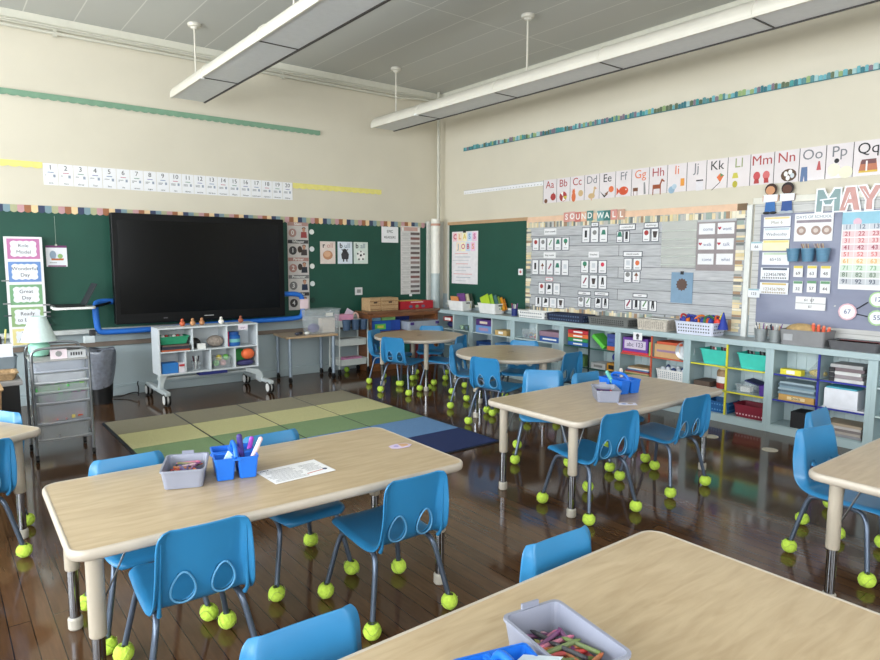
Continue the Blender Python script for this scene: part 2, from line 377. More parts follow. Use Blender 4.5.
# number line 1-20
words20 = 'one two three four five six seven eight nine ten eleven twelve thirteen fourteen fifteen sixteen seventeen eighteen nineteen twenty'.split()
NC = [M(c, .6) for c in ((90, 120, 170), (190, 90, 110), (90, 140, 110), (110, 110, 170))]
nx0, nx1 = .893, 3.416; nw = (nx1-nx0)/20
for i in range(20):
    c = MB().box(0, 0, 0, nw-.004, .2, .0016, PAPER).build('number_card'); onA(c, nx0+nw*(i+.5), 2.177, .004)
    tag(c, 'white number card showing %d on the far wall number line' % (i+1), 'number card', 'number line cards')
    text(str(i+1), .062, INK, c, 0, .062)
    b = MB(); b.box(0, .018, .0012, .05, .006, .0006, NC[i % 4])
    for k in range(min(i+1, 10)): b.box(-.04+.009*(k % 5), -.01-.012*(k//5), .0012, .006, .008, .0006, GREYINK)
    b.box(.03, -.014, .0012, .02, .026, .0006, M((150, 160, 176), .6)); b.build('counting_picture', c)
    text(words20[i], .024, INK, c, 0, -.08)

# ------------------------------------------------------------------ pictures for cards
CC = {}
def C(*rgb): return M(tuple(rgb), .6)
def circ(cx, cy, r, n=12, ry=None): return [(cx+r*math.cos(2*PI*i/n), cy+(ry or r)*math.sin(2*PI*i/n)) for i in range(n)]
def picture(parent, shapes, s=1, z=.001, name='picture'):
    b = MB()
    for k, (poly, mat) in enumerate(shapes): b.prism([(x*s, y*s) for x, y in poly], z-.0006, z+.0001+.0001*k, mat)
    return b.build(name, parent)
RED, ORG, BRN, YEL, GRN, BLU, PNK, NAVY, TAN, GRY, PUR = C(170, 60, 60), C(222, 116, 70), C(120, 76, 52), C(206, 196, 80), C(90, 140, 90), C(70, 120, 180), C(226, 150, 160), C(50, 60, 90), C(206, 176, 130), C(140, 140, 140), C(120, 80, 150)
WH = C(240, 240, 236)
ALPH = [
 ('Aa', RED, 'a red apple and an acorn', [(circ(-.05, -.085, .022), BRN), (circ(.045, -.05, .035), RED), ([(.04, -.02), (.05, -.02), (.052, .0)], BRN)]),
 ('Bb', RED, 'a striped beach ball', [(circ(0, -.055, .048), RED), ([(0, -.055), (.04, -.085), (.048, -.05)], YEL), ([(0, -.055), (-.035, -.02), (.0, -.008)], WH), ([(0, -.055), (-.01, -.1), (.03, -.09)], WH)]),
 ('Cc', RED, 'an orange cat', [(circ(-.04, -.07, .026, ry=.045), ORG), (circ(-.04, -.02, .018), ORG), ([(-.055, -.01), (-.048, .012), (-.04, -.005)], ORG), ([(-.04, -.005), (-.03, .012), (-.025, -.01)], ORG), (circ(.045, -.04, .03), TAN)]),
 ('Dd', GREYINK, 'a yellow duck', [(circ(0, -.075, .04, ry=.026), TAN), ([(.01, -.07), (.03, -.07), (.042, -.01), (.025, -.01)], TAN), (circ(.036, -.005, .014), TAN), ([(.046, -.004), (.064, -.008), (.046, -.014)], ORG), ([(-.005, -.1), (0, -.12), (.004, -.1)], ORG)]),
 ('Ee', INK, 'an eagle and an elephant', [([(-.08, -.04), (-.03, -.08), (.01, -.07), (-.03, -.1)], INK), (circ(.045, -.03, .028), ORG), ([(-.03, -.07), (.02, -.04), (0, -.08)], BRN)]),
 ('Ff', GREYINK, 'a red fish', [(circ(.005, -.055, .05, ry=.038), C(208, 84, 50)), ([(-.035, -.055), (-.07, -.02), (-.07, -.09)], C(208, 84, 50)), (circ(.03, -.045, .006), WH)]),
 ('Gg', ORG, 'a goat and a giraffe', [([(-.07, -.04), (-.02, -.04), (-.02, -.07), (-.07, -.07)], BRN), ([(-.065, -.07), (-.06, -.07), (-.06, -.105), (-.065, -.105)], BRN), ([(-.03, -.07), (-.025, -.07), (-.025, -.105), (-.03, -.105)], BRN), ([(.04, -.1), (.06, -.1), (.05, .0), (.035, -.0)], GRY)]),
 ('Hh', RED, 'a brown horse', [([(-.05, -.03), (.03, -.03), (.03, -.065), (-.05, -.065)], C(150, 76, 44)), ([(-.05, -.065), (-.04, -.065), (-.042, -.115), (-.05, -.115)], C(150, 76, 44)), ([(.02, -.065), (.03, -.065), (.03, -.115), (.022, -.115)], C(150, 76, 44)), ([(.01, -.04), (.03, -.03), (.05, .012), (.035, .015)], C(150, 76, 44)), ([(.035, .015), (.065, -.005), (.06, -.015), (.035, 0)], C(150, 76, 44))]),
 ('Ii', ORG, 'an igloo and ice cubes', [(circ(-.045, -.085, .03), C(150, 178, 200)), (circ(-.02, -.06, .022), C(180, 200, 214)), ([(.035, -.06), (.07, -.06), (.07, -.0), (.035, -.0)], C(224, 150, 60))]),
 ('Jj', GREYINK, 'a jam jar', [([(.0, -.11), (.06, -.11), (.06, -.04), (.0, -.04)], C(222, 218, 222)), ([(.0, -.035), (.06, -.035), (.06, -.025), (.0, -.025)], INK)]),
 ('Kk', INK, 'a rainbow kite', [([(.0, -.02), (.03, .01), (.06, -.01), (.03, -.06)], ORG), ([(.03, .01), (.06, -.01), (.03, -.02)], GRN), ([(.03, -.055), (-.04, -.115), (-.036, -.117), (.032, -.06)], INK)]),
 ('Ll', C(150, 160, 110), 'a yellow lamp', [([(-.05, -.04), (.0, -.04), (-.01, .0), (-.04, .0)], YEL), (circ(-.025, -.085, .02, ry=.026), C(190, 180, 60))]),
 ('Mm', RED, 'red mittens', [(circ(-.035, -.04, .026, ry=.032), C(200, 80, 84)), (circ(.035, -.04, .026, ry=.032), C(210, 110, 110)), ([(-.055, -.095), (-.015, -.095), (-.02, -.06), (-.05, -.06)], C(180, 60, 60)), ([(.02, -.095), (.055, -.095), (.05, -.06), (.02, -.06)], C(180, 60, 60))]),
 ('Nn', RED, 'a brown nest of eggs', [(circ(.02, -.055, .055, ry=.045), C(92, 66, 46)), (circ(.0, -.045, .014, ry=.018), WH), (circ(.03, -.035, .014, ry=.018), WH), (circ(.045, -.06, .014, ry=.018), C(206, 214, 220)), (circ(.015, -.075, .014, ry=.018), WH)]),
 ('Oo', GREYINK, 'blue overalls', [([(-.075, -.11), (-.055, -.11), (-.05, -.07), (-.045, -.11), (-.025, -.11), (-.03, -.01), (-.07, -.01)], C(96, 120, 160)), ([(.03, -.04), (.06, -.04), (.05, .02), (.04, .02)], C(190, 90, 90))]),
 ('Pp', GREYINK, 'a pale penguin', [(circ(-.03, -.05, .04, ry=.045), C(240, 240, 214)), (circ(-.015, .01, .016), INK), (circ(.045, -.07, .045, ry=.04), C(236, 234, 208))]),
 ('Qq', INK, 'a folded quilt', [([(-.05, -.075), (.06, -.075), (.05, -.01), (-.04, -.01)], C(190, 120, 90)), ([(-.05, -.085), (.06, -.085), (.06, -.072), (-.05, -.072)], C(222, 190, 80)), ([(-.035, .0), (.05, .0), (.048, -.03), (-.04, -.03)], C(120, 80, 80)), ([(-.01, -.075), (0, -.075), (0, -.01), (-.01, -.01)], WH)]),
]
edges = [5.274, 5.07, 4.875, 4.675, 4.475, 4.27, 4.075, 3.87, 3.67, 3.466, 3.27, 3.07, 2.868, 2.667, 2.466, 2.266, 2.072, 1.87]
m_alph = M((228, 220, 222), .12, .02, coat=.6)
for i, (s, mt, what, pic) in enumerate(ALPH):
    y0, y1 = edges[i], edges[i+1]
    c = MB().box(0, 0, 0, y0-y1-.004, .262, .0016, m_alph).build('alphabet_card'); onB(c, (y0+y1)/2, 2.166, .004)
    tag(c, 'alphabet card lettered %s with %s, high on the right wall' % (s, what), 'alphabet card', 'alphabet cards')
    picture(c, [([(x, y-.008) for x, y in P_], m_) for P_, m_ in pic], 1.15); text(s, .115, mt, c, 0, .07)
    MB().box(-(y0-y1)/2+.002, 0, .0008, .004, .262, .001, INK).build('card_edge_line', c)
b = MB(); b.prism([(0, 0), (1.415, 0), (1.415, .05), (0, .05)], 0, .0015, PAPER)
for i in range(28): b.prism([(.02+i*.05, .012), (.035+i*.05, .012), (.04+i*.05, .02), (.025+i*.05, .02)], .0015, .0018, GRY)
b.prism([(0, .047), (1.415, .047), (1.415, .05), (0, .05)], .0015, .0018, GRY)
tag(onB(b.build('dotted_border'), 6.69, 2.24, .004), 'narrow white dotted strip leading to the alphabet cards', 'border')

# ------------------------------------------------------------------ far wall posters
# daily behaviour chart
t = MB().box(0, 0, 0, .30, 1.0, .003, PAPER).build('behavior_chart'); onA(t, .69, 1.085, .1)
tag(t, 'tall hanging clip chart reading Role Model, Wonderful Day, Great Day, Ready to Learn', 'chart')
def wavy(w_, h, n=28):
    P = rrect(w_/2, h/2, .012, 2); out = []
    m = len(P)
    for i in range(m):
        a, b_ = Vector(P[i]), Vector(P[(i+1) % m]); L = (b_-a).length; k = max(1, int(L/.012))
        for j in range(k):
            p = a.lerp(b_, j/k); nrm = Vector((b_.y-a.y, a.x-b_.x)).normalized() if L > 0 else Vector((0, 0))
            q = p+nrm*(.004*math.cos(p.x*130)*math.cos(p.y*130)); out.append((q.x, q.y))
    return out
for txt, col, yc, hh in (('Role\nModel', (196, 122, 170), .39, .185), ('Wonderful\nDay', (110, 146, 204), .18, .185), ('Great\nDay', (124, 172, 128), -.03, .185), ('Ready\nto Learn', (150, 182, 128), -.235, .18), ('Think\nAbout It', (226, 214, 150), -.42, .15)):
    p = MB().box(0, yc, .002, .255, hh, .0012, M(col, .6)).build('chart_panel', t)
    b = MB(); b.prism([(x, y+yc) for x, y in wavy(.2, hh-.045)], .0026, .003, LAM); b.build('panel_label', p)
    l1, l2 = txt.split('\n')
    text(l1, .046, INK, p, 0, yc+.028, .0034); text(l2, .046, INK, p, 0, yc-.03, .0034)
for s, z in ((-1, .1), (-1, -.11), (1, -.13), (1, -.2), (1, -.24), (-1, -.22), (1, -.32)):
    b = MB().box(s*.155, z, .004, .06, .012, .01, GRY if z > -.21 else C(70, 74, 80)); b.build('clothespin', t)
# small picture poster hung by a string
t = MB().box(0, 0, 0, .175, .2, .002, LAM).build('picture_poster'); onA(t, .962, 1.41, .026)
tag(t, 'small white poster with a purple edge hanging by a string on the chalkboard', 'poster')
MB().box(0, .09, .0015, .175, .02, .001, C(120, 60, 110)).build('top_band', t); MB().box(0, -.093, .0015, .15, .012, .001, C(140, 80, 120)).build('bottom_band', t)
picture(t, [(circ(-.03, .01, .028, ry=.042), C(150, 170, 190)), (circ(.03, 0, .022), C(150, 190, 120)), ([(-.045, -.04), (.055, -.04), (.06, -.022), (-.045, -.022)], C(190, 110, 60)), ([(-.06, -.065), (0, -.065), (0, -.06), (-.06, -.06)], GRY)], z=.0016)
MB().box(0, .235, 0, .0025, .29, .0015, C(170, 180, 170)).build('hanging_string', t); MB().disc(0, .105, .01, .001, .006, C(190, 190, 180)).build('magnet', t)
# voice level chart
t = MB().box(0, 0, 0, .27, 1.035, .003, C(206, 200, 196)).build('voice_level_chart'); onA(t, 3.463, 1.302, .026)
tag(t, 'narrow voice level chart numbered 0 to 4 between the screen and word cards', 'chart')
for k, (nm, bc) in enumerate((('Silent', (178, 140, 132)), ('Whisper', (64, 62, 64)), ('Partner', (176, 130, 122)), ('Presenter', (120, 118, 118)), ('Outside', (60, 58, 60)))):
    yc = .4975-.207*k
    p = MB().box(0, yc-.0, .0018, .262, .042, .001, M(bc, .6)).build('level_heading', t); text(nm, .044, WH, p, 0, yc, .0026, bold=.012)
    q = MB().disc(-.07, yc-.104, .05, .001, .0024, M(bc, .6)).build('level_badge', t); text(str(k), .075, WH, q, -.07, yc-.104, .0028, bold=.01)
    b = MB(); b.prism(circ(.075, yc-.065, .02, ry=.026), .001, .0024, C(196, 146, 120)); b.prism(circ(.075, yc-.05, .024, ry=.016), .001, .0022, C(50, 36, 32)); b.prism([(.035, yc-.16), (.115, yc-.16), (.11, yc-.09), (.04, yc-.09)], .001, .0022, [C(160, 70, 70), C(70, 60, 60), C(40, 44, 54), C(36, 48, 76), C(130, 90, 90)][k]); b.build('child_photo', t)
    if k in (1, 2):
        MB().prism(circ(.02, yc-.09, .03, ry=.04), .001, .0026, C(64, 50, 44)).build('child_photo', t)
for k, z in enumerate((1.713, 1.509, 1.303, 1.093, .895)):
    o = MB().lathe([(0, 0), (.03, 0), (.032, .006), (.028, .012), (0, .013)], [WH, C(226, 230, 232), WH, C(220, 226, 226), C(24, 60, 50)][k], seg=20, cap=False).build('push_light' if k < 4 else 'magnet')
    onA(o, 3.641, z, .022)
    tag(o, ['round white button light beside the Silent level', 'round white button light beside level 1 of the chart', 'round white button light beside level 2 of the chart', 'round white button light beside level 3 of the chart', 'dark green round magnet beside level 4 of the chart'][k], 'magnet', 'round buttons beside the level chart' if k < 4 else None)
# roll bull ball cards
for k, (wd, pre, x, bg) in enumerate((('oll', 'r', 3.855, (232, 216, 208)), ('ull', 'b', 4.095, (222, 230, 240)), ('all', 'b', 4.323, (216, 226, 218)))):
    t = MB().box(0, 0, 0, .208, .272, .002, M(bg, .4)).build('word_card'); onA(t, x, 1.468, .026)
    tag(t, ['word card reading roll with a round bread roll', 'word card reading bull with a dark bull drawing', 'word card reading ball with a soccer ball'][k], 'word card', 'word cards on the far chalkboard')
    text(pre, .085, INK, t, -.055, .085, .0014, bold=.02); text(wd, .085, C(196, 140, 130) if k == 0 else C(110, 130, 150), t, .03, .085, .0014)
    if k == 0: sh = [(circ(0, -.03, .068, ry=.056), C(196, 140, 106)), (circ(-.008, -.018, .048, ry=.036), C(222, 176, 142))]
    elif k == 1: sh = [([(-.045, -.08), (.045, -.08), (.055, -.02), (.03, .02), (-.03, .02), (-.055, -.02)], C(60, 58, 62)), (circ(-.005, .02, .03), C(50, 48, 52)), ([(-.04, .025), (-.055, .05), (-.02, .035)], C(90, 90, 90)), ([(.03, .025), (.05, .05), (.015, .035)], C(90, 90, 90)), ([(-.03, -.11), (-.015, -.11), (-.012, -.07), (-.03, -.07)], INK), ([(.018, -.11), (.034, -.11), (.03, -.07), (.014, -.07)], INK)]
    else: sh = [(circ(0, -.035, .064, 20), WH), (circ(.0, -.03, .018, 5), INK), (circ(-.045, -.01, .014, 5), INK), (circ(.045, -.015, .014, 5), INK), (circ(-.028, -.08, .014, 5), INK), (circ(.03, -.078, .014, 5), INK), (circ(0, .018, .012, 5), INK)]
    picture(t, sh, 1, .0014)
t = MB().box(0, 0, 0, .26, .205, .002, PAPER).build('sign_card'); onA(t, 4.765, 1.708, .028)
tag(t, 'white sign card hanging under the border left of the tall chart', 'sign')
text('EPIC', .05, INK, t, 0, .04, .0014); text('READERS', .044, INK, t, 0, -.035, .0014)
t = MB().box(0, 0, 0, .318, .905, .003, C(212, 210, 208)).build('pocket_chart'); onA(t, 5.095, 1.375, .026)
tag(t, 'tall grey hanging chart of lined strips at the right end of the far chalkboard', 'chart')
b = MB()
for k in range(13):
    yc = .355-.064*k
    b.box(.075, yc, .002, .15, .034, .001, [C(104, 90, 88), C(128, 88, 84), C(140, 120, 116), C(110, 104, 104)][k % 4]); b.box(-.075, yc+.004, .002, .12, .003, .001, GRY); b.box(-.075, yc-.01, .002, .09, .003, .001, GRY); b.box(0, yc-.028, .002, .3, .0025, .001, GRY)
b.build('chart_strips', t)
MB().box(0, .415, .004, .3, .05, .004, C(196, 160, 150)).build('chart_header', t)
for s in (-1, 1): MB().box(s*.13, .41, .008, .03, .05, .008, C(222, 222, 218)).build('clip', t)
MB().box(0, -.465, .002, .04, .03, .004, PAPER).build('bottom_tab', t)
t = MB().box(0, 0, 0, .105, .095, .008, C(214, 212, 214)).build('wall_plate'); onA(t, 4.287, .985, .026)
tag(t, 'small square white card low on the far chalkboard', 'card'); MB().box(0, 0, .005, .055, .045, .002, GRY).build('plate_picture', t)

# ------------------------------------------------------------------ right wall: sound wall bulletin board
m_ship = brickmat('shiplap_paper', (190, 191, 194), (174, 177, 181), (98, 98, 102), 8, .113, .003, rot=0, rough=.6, grain=.45, off=.3)
m_ship2 = brickmat('pale_shiplap_paper', (206, 206, 204), (196, 196, 194), (150, 150, 150), 8, .06, .002, rot=0, rough=.6, grain=.4, off=.3)
t = thing('bulletin_board', 'wide grey shiplap sound wall board with striped book-spine borders', 'bulletin board', (XB, 4.18, 0))
t.rotation_euler = (0, 0, 0)
def bpart(mb, name, par=t, y=4.18, z=1.3, d=.012):
    o = mb.build(name, par); o.location = (-d, y-4.18, z); o.rotation_euler = ROTB; return o
L = 5.51-2.87
bpart(MB().box(0, 0, 0, L, 1.13, .012, m_ship), 'backing_paper', z=1.32, y=(5.51+2.87)/2, d=.012)
bpart(MB().box(0, 0, 0, L, .062, .004, C(232, 196, 166)), 'top_strip', y=4.19, z=1.856, d=.021)
BK = [C(232, 214, 176), C(226, 208, 160), C(140, 144, 140), C(156, 172, 164), C(196, 194, 188), C(170, 140, 112), C(238, 230, 208), C(214, 206, 180), C(236, 222, 190), C(120, 124, 122)]
def spines(length, h, along='h'):
    b = MB(); x = 0
    while x < length-.03:
        wd = random.choice((.02, .028, .036)); hh = h*random.choice((.78, .9, 1)); mt = random.choice(BK)
        if along == 'h': b.prism([(x, 0), (x+wd-.003, 0), (x+wd-.003, hh), (x, hh)], 0, .002, mt)
        else: b.prism([(0, x), (hh, x), (hh, x+wd-.003), (0, x+wd-.003)], 0, .002, mt)
        x += wd
    return b
bpart(spines(L, .07), 'book_border', y=5.51, z=1.762, d=.02); bpart(spines(L, .1), 'book_border', y=5.51, z=.765, d=.02)
bpart(spines(1.0, .085, 'v'), 'book_border', y=5.51, z=.765, d=.02); bpart(spines(1.06, .085, 'v'), 'book_border', y=2.955, z=.765, d=.021)
bpart(MB().box(0, 0, 0, .085, .06, .004, C(120, 96, 70)), 'corner_patch', y=2.91, z=1.856, d=.022)
# letters SOUND WALL
LC = [(214, 150, 140), (222, 168, 160), (206, 120, 110), (226, 178, 150), (84, 132, 128), None, (106, 158, 160), (60, 120, 116), (214, 150, 140), (200, 160, 140)]
yy = [4.893, 4.813, 4.733, 4.653, 4.570, None, 4.43, 4.345, 4.258, 4.165]
for k, ch in enumerate('SOUND WALL'):
    if ch == ' ': continue
    o = MB().box(0, 0, 0, .084, .105, .002, M(LC[k], .55)).build('letter_card'); onB(o, yy[k], 1.86+random.uniform(-.006, .006), .028); o.rotation_euler = (R(90), 0, R(-90))
    nth = {3: '', 8: ' first', 9: ' second'}.get(k, '')
    tag(o, 'square letter card %s%s in the words SOUND WALL' % (ch, nth), 'letter card', 'sound wall letters')
    text(ch, .085, WH, o, 0, 0, .0014, bold=.02)
def card(name, label, y, z, w_, h, shapes=None, txt=None, tmat=INK, size=.03, mat=PAPER, group=None, cat='card', d=.022, frame=None, ty=0):
    o = MB().box(0, 0, 0, w_, h, .0016, frame or mat).build(name); onB(o, y, z, d); tag(o, label, cat, group)
    if frame: MB().box(0, 0, .001, w_-.014, h-.014, .0008, mat).build('card_face', o)
    if shapes: picture(o, shapes, 1, .0018)
    if txt: text(txt, size, tmat, o, 0, ty, .002)
    return o
DARKF = C(60, 66, 78)
for lab, y, z, w_, h, tx in (('plain white heading card reading Short Vowels', 5.135, 1.711, .185, .07, 'short vowels'), ('plain white heading card reading Long Vowels', 5.138, 1.444, .185, .065, 'long vowels'),
    ('small pink-edged heading card reading schwa', 5.135, 1.171, .115, .046, 'schwa'), ('small dark-edged heading card over the top three-card row', 4.505, 1.766, .1, .05, 'stops'),
    ('white heading card over the six-card block', 4.508, 1.449, .14, .062, 'fricatives'), ('heading card over the lower left pair of cards', 4.62, 1.032, .18, .046, 'glides'),
    ('heading card over the pair right of the lower left pair', 4.389, 1.036, .19, .046, 'combination'), ('dark-framed heading card over the upper pair left of the clear pocket', 3.814, 1.733, .166, .058, 'diphthongs'),
    ('dark-framed heading card over the upper middle pair', 4.094, 1.725, .2, .062, 'r-controlled'), ('dark-framed heading card over the central four cards', 4.018, 1.453, .23, .058, 'voiced sounds'),
    ('small framed heading card over the bottom right four cards', 3.913, 1.04, .17, .042, 'nasals')):
    card('heading_card', lab, y, z, w_, h, txt=tx, size=min(.03, h*.45), frame=DARKF if 'fram' in lab or 'dark' in lab or 'pair' in lab else (C(200, 120, 130) if 'pink' in lab else None), group='sound wall headings')
ICO = [([(circ(0, .02, .02), RED)], 'a red apple'), ([(circ(0, .02, .022, ry=.02), GRY)], 'a grey shape'), ([([(-.018, -.005), (-.008, -.012), (.02, .035), (.012, .04)], GRN)], 'a green stick'), ([([(-.024, .0), (.024, 0), (.014, .04), (-.012, .04)], C(60, 130, 110))], 'a teal frog'), ([(circ(0, .024, .022), C(60, 140, 110)), ([(-.004, -.01), (.004, -.01), (.004, .015), (-.004, .015)], BRN)], 'a green tree'),
       ([([(-.012, -.02), (.012, -.02), (.012, .04), (-.012, .04)], INK)], 'a black figure'), ([([(-.02, .01), (.02, .01), (0, .04)], BRN), ([(-.003, -.02), (.003, -.02), (.003, .01), (-.003, .01)], RED)], 'a brown umbrella'), ([([(-.02, -.01), (.02, 0), (.02, .03), (-.01, .04)], INK)], 'a black shape'), ([(circ(0, .02, .018), C(214, 60, 84))], 'a red circle'), ([([(-.02, -.01), (-.01, -.02), (.022, .03), (.012, .04)], C(150, 60, 90))], 'a slanted magenta bar'),
       ([([(-.022, .03), (.022, .03), (.012, -.02), (-.012, -.02)], C(70, 60, 60))], 'a dark shirt'), ([([(-.015, -.02), (-.003, -.02), (0, .01), (.003, -.02), (.015, -.02), (.01, .04), (-.01, .04)], C(40, 40, 44))], 'a black trouser shape'), ([([(-.018, -.01), (.018, -.01), (.018, .03), (-.018, .03)], C(210, 214, 220))], 'a pale grey square'), ([(circ(0, .01, .02), ORG)], 'an orange dot')]
rows = [  # (y left, y right, z0, z1, count, icons, where)
 (5.415, 4.847, 1.495, 1.645, 5, (0, 1, 2, 3, 4), 'in the top left row of five'), (5.416, 4.845, 1.216, 1.394, 5, (5, 6, 9, 3, 12), 'in the second row of five'),
 (5.309, 4.962, .991, 1.133, 3, (0, 7, 12), 'in the left row of three'), (5.356, 4.898, .84, .964, 4, (5, 7, 12, 10), 'in the bottom left row of four'),
 (4.679, 4.328, 1.574, 1.741, 3, (5, 1, 3), 'in the top middle row of three'), (4.684, 4.328, 1.249, 1.391, 3, (4, 12, 8), 'in the upper row of the six-card block'),
 (4.678, 4.321, 1.083, 1.235, 3, (9, 10, 11), 'in the lower row of the six-card block'), (4.712, 4.522, .877, .995, 2, (1, 2), 'in the lower left pair'), (4.479, 4.288, .878, .998, 2, (7, 11), 'in the second lower pair'),
 (4.225, 4.055, 1.569, 1.69, 2, (3, 5), 'in the upper middle pair'), (3.914, 3.719, 1.571, 1.702, 2, (0, 10), 'in the upper right pair'),
 (4.125, 3.902, 1.29, 1.414, 2, (12, 13), 'in the upper central pair'), (4.119, 3.914, 1.163, 1.281, 2, (1, 6), 'in the lower central pair'), (4.098, 3.713, .89, .996, 4, (9, 5, 2, 11), 'in the bottom right row of four')]
for (ya, yb, z0, z1, n, ics, where) in rows:
    st = (ya-yb)/n
    for k in range(n):
        sh, what = ICO[ics[k]]
        c_ = card('phonics_card', 'white phonics card with %s, %s' % (what, where), ya-st*(k+.5), (z0+z1)/2, st-.008, z1-z0, shapes=[([(x*1.25, y*1.25) for x, y in P_], m_) for P_, m_ in sh], group='phonics picture cards', frame=C(90, 94, 104))
        text('ab', .022, INK, c_, 0, -(z1-z0)*.3, .002) if False else MB().box(0, -(z1-z0)*.3, .0018, st*.45, .006, .0006, GREYINK).build('word_line', c_)
m_clear = M((226, 228, 222), .12, .01, coat=.4, alpha=.4)
t = MB().box(0, 0, 0, .365, .435, .003, m_clear).build('clear_pocket_chart'); onB(t, 3.508, 1.541, .024); tag(t, 'empty clear plastic pocket chart left of the heart word cards', 'pocket chart')
for k in range(5): MB().box(0, -.19+.08*k, .003, .365, .004, .002, C(196, 206, 196)).build('pocket_seam', t)
t = MB().box(0, 0, 0, .372, .44, .003, C(150, 140, 142)).build('word_pocket_chart'); onB(t, 3.136, 1.52, .024); tag(t, 'grey pocket chart holding six handwritten heart word cards', 'pocket chart')
for nm, hrt, x, y in (('come', 0, -.09, .158), ('want', 1, .09, .158), ('walk', 1, -.09, .02), ('talk', 1, .09, .02), ('come', 0, -.09, -.115), ('what', 0, .09, -.115)):
    p = MB().box(x, y, .003, .155, .098, .0015, PAPER).build('word_slip', t); text(nm, .042, C(110, 120, 160), p, x+.012, y-.004, .0042)
    if hrt: picture(p, [([(x-.058, y-.012), (x-.042, y+.004), (x-.044, y+.014), (x-.052, y+.015), (x-.058, y+.008), (x-.064, y+.015), (x-.072, y+.014), (x-.074, y+.004)], C(180, 30, 60))], 1, .0042, 'heart')
t = MB().box(0, 0, 0, .225, .29, .002, C(128, 158, 184)).build('construction_paper'); onB(t, 3.455, 1.135, .024); tag(t, 'blue paper sheet with a brown cut-out burst under the clear pocket chart', 'poster')
picture(t, [([((.05 if i % 2 else .062)*math.cos(PI*i/12), .03+(.05 if i % 2 else .062)*math.sin(PI*i/12)) for i in range(24)], C(96, 74, 66))], 1, .0018, 'paper_burst')
MB().box(0, .14, .004, .03, .03, .008, INK).build('clip', t)
# class jobs
t = MB().box(0, 0, 0, .53, .69, .003, C(234, 230, 232)).build('class_jobs_poster'); onB(t, 6.64, 1.413, .026); tag(t, 'large white poster headed with coloured CLASS JOBS letters', 'poster')
JC = [C(200, 70, 90), C(222, 150, 90), C(226, 200, 90), C(110, 150, 190), C(196, 80, 140)]
JB = [C(244, 200, 206), C(246, 226, 200), C(248, 240, 200), C(206, 222, 238), C(240, 200, 224)]
for k, ch in enumerate('CLASS'):
    p = MB().box(-.2+.1*k, .275, .0022, .085, .115, .001, JB[k]).build('letter_tile', t); text(ch, .095, JC[k], p, -.2+.1*k, .275, .003, bold=.02)
for k, ch in enumerate('JOBS'):
    p = MB().box(-.13+.1*k, .145, .0022, .085, .115, .001, JB[(k+1) % 5]).build('letter_tile', t); text(ch, .095, JC[(k+3) % 5], p, -.13+.1*k, .145, .003, bold=.02)
b = MB()
for k in range(9): b.box(-.05+random.uniform(-.05, .05), .055-.045*k, .0022, .3+random.uniform(-.08, .1), .006, .0008, [C(222, 120, 110), C(150, 160, 176), C(190, 190, 196)][k % 3])
b.build('job_lines', t); MB().box(0, .345, .006, .05, .035, .012, INK).build('binder_clip', t)
card('small_card', 'small white card at the right edge of the short chalkboard', 5.6, 1.245, .075, .075, shapes=[(circ(0, 0, .018), C(200, 120, 120))])

# white vertical trim between boards, right-hand calendar board
struct(MB().bb(XB-.035, XB, 2.815, 2.862, .73, 1.87, M((226, 228, 224), .4)).build('trim_5', bevel=.004))
struct(MB().bb(XB-.03, XB, -.6, 2.815, 1.87, 1.925, M((222, 220, 208), .4)).build('trim_6', bevel=.004))
t = thing('bulletin_board', 'calendar board at right covered with pale shiplap and grey-blue cloth', 'bulletin board', (XB, 1.1, 0))
o = MB().box(0, 0, 0, 3.4, 1.12, .012, m_ship2).build('backing_paper', t); o.location = (-.012, 0, 1.31); o.rotation_euler = ROTB
b = MB(); nx, nz = 40, 16; vs = []; W_, H_ = 3.1, .915
for j in range(nz+1):
    for i in range(nx+1):
        u, v = i/nx, j/nz
        dd = .012+.012*math.sin(u*16+v*7)*(1-v)+.006*math.sin(u*37-v*13)*(1-v)
        vs.append((u*W_, v*H_, dd if 0 < i < nx and 0 < j < nz else .001))
b.add(vs, [(j*(nx+1)+i, j*(nx+1)+i+1, (j+1)*(nx+1)+i+1, (j+1)*(nx+1)+i) for j in range(nz) for i in range(nx)], M((138, 143, 166), .42, .05, 5, stretch=(1, 3, 1)), True)
o = b.build('cloth_covering', t); o.location = (-.02, 2.742-1.1, .868); o.rotation_euler = ROTB
D = .042
def calcard(name, lab, y0, z1, y1, z0, base=PAPER, **k):
    o = MB().box(0, 0, 0, y0-y1, z1-z0, .002, base).build(name); onB(o, (y0+y1)/2, (z0+z1)/2, D); tag(o, lab, k.get('cat', 'card'), k.get('group')); return o
YB_ = C(240, 222, 140)
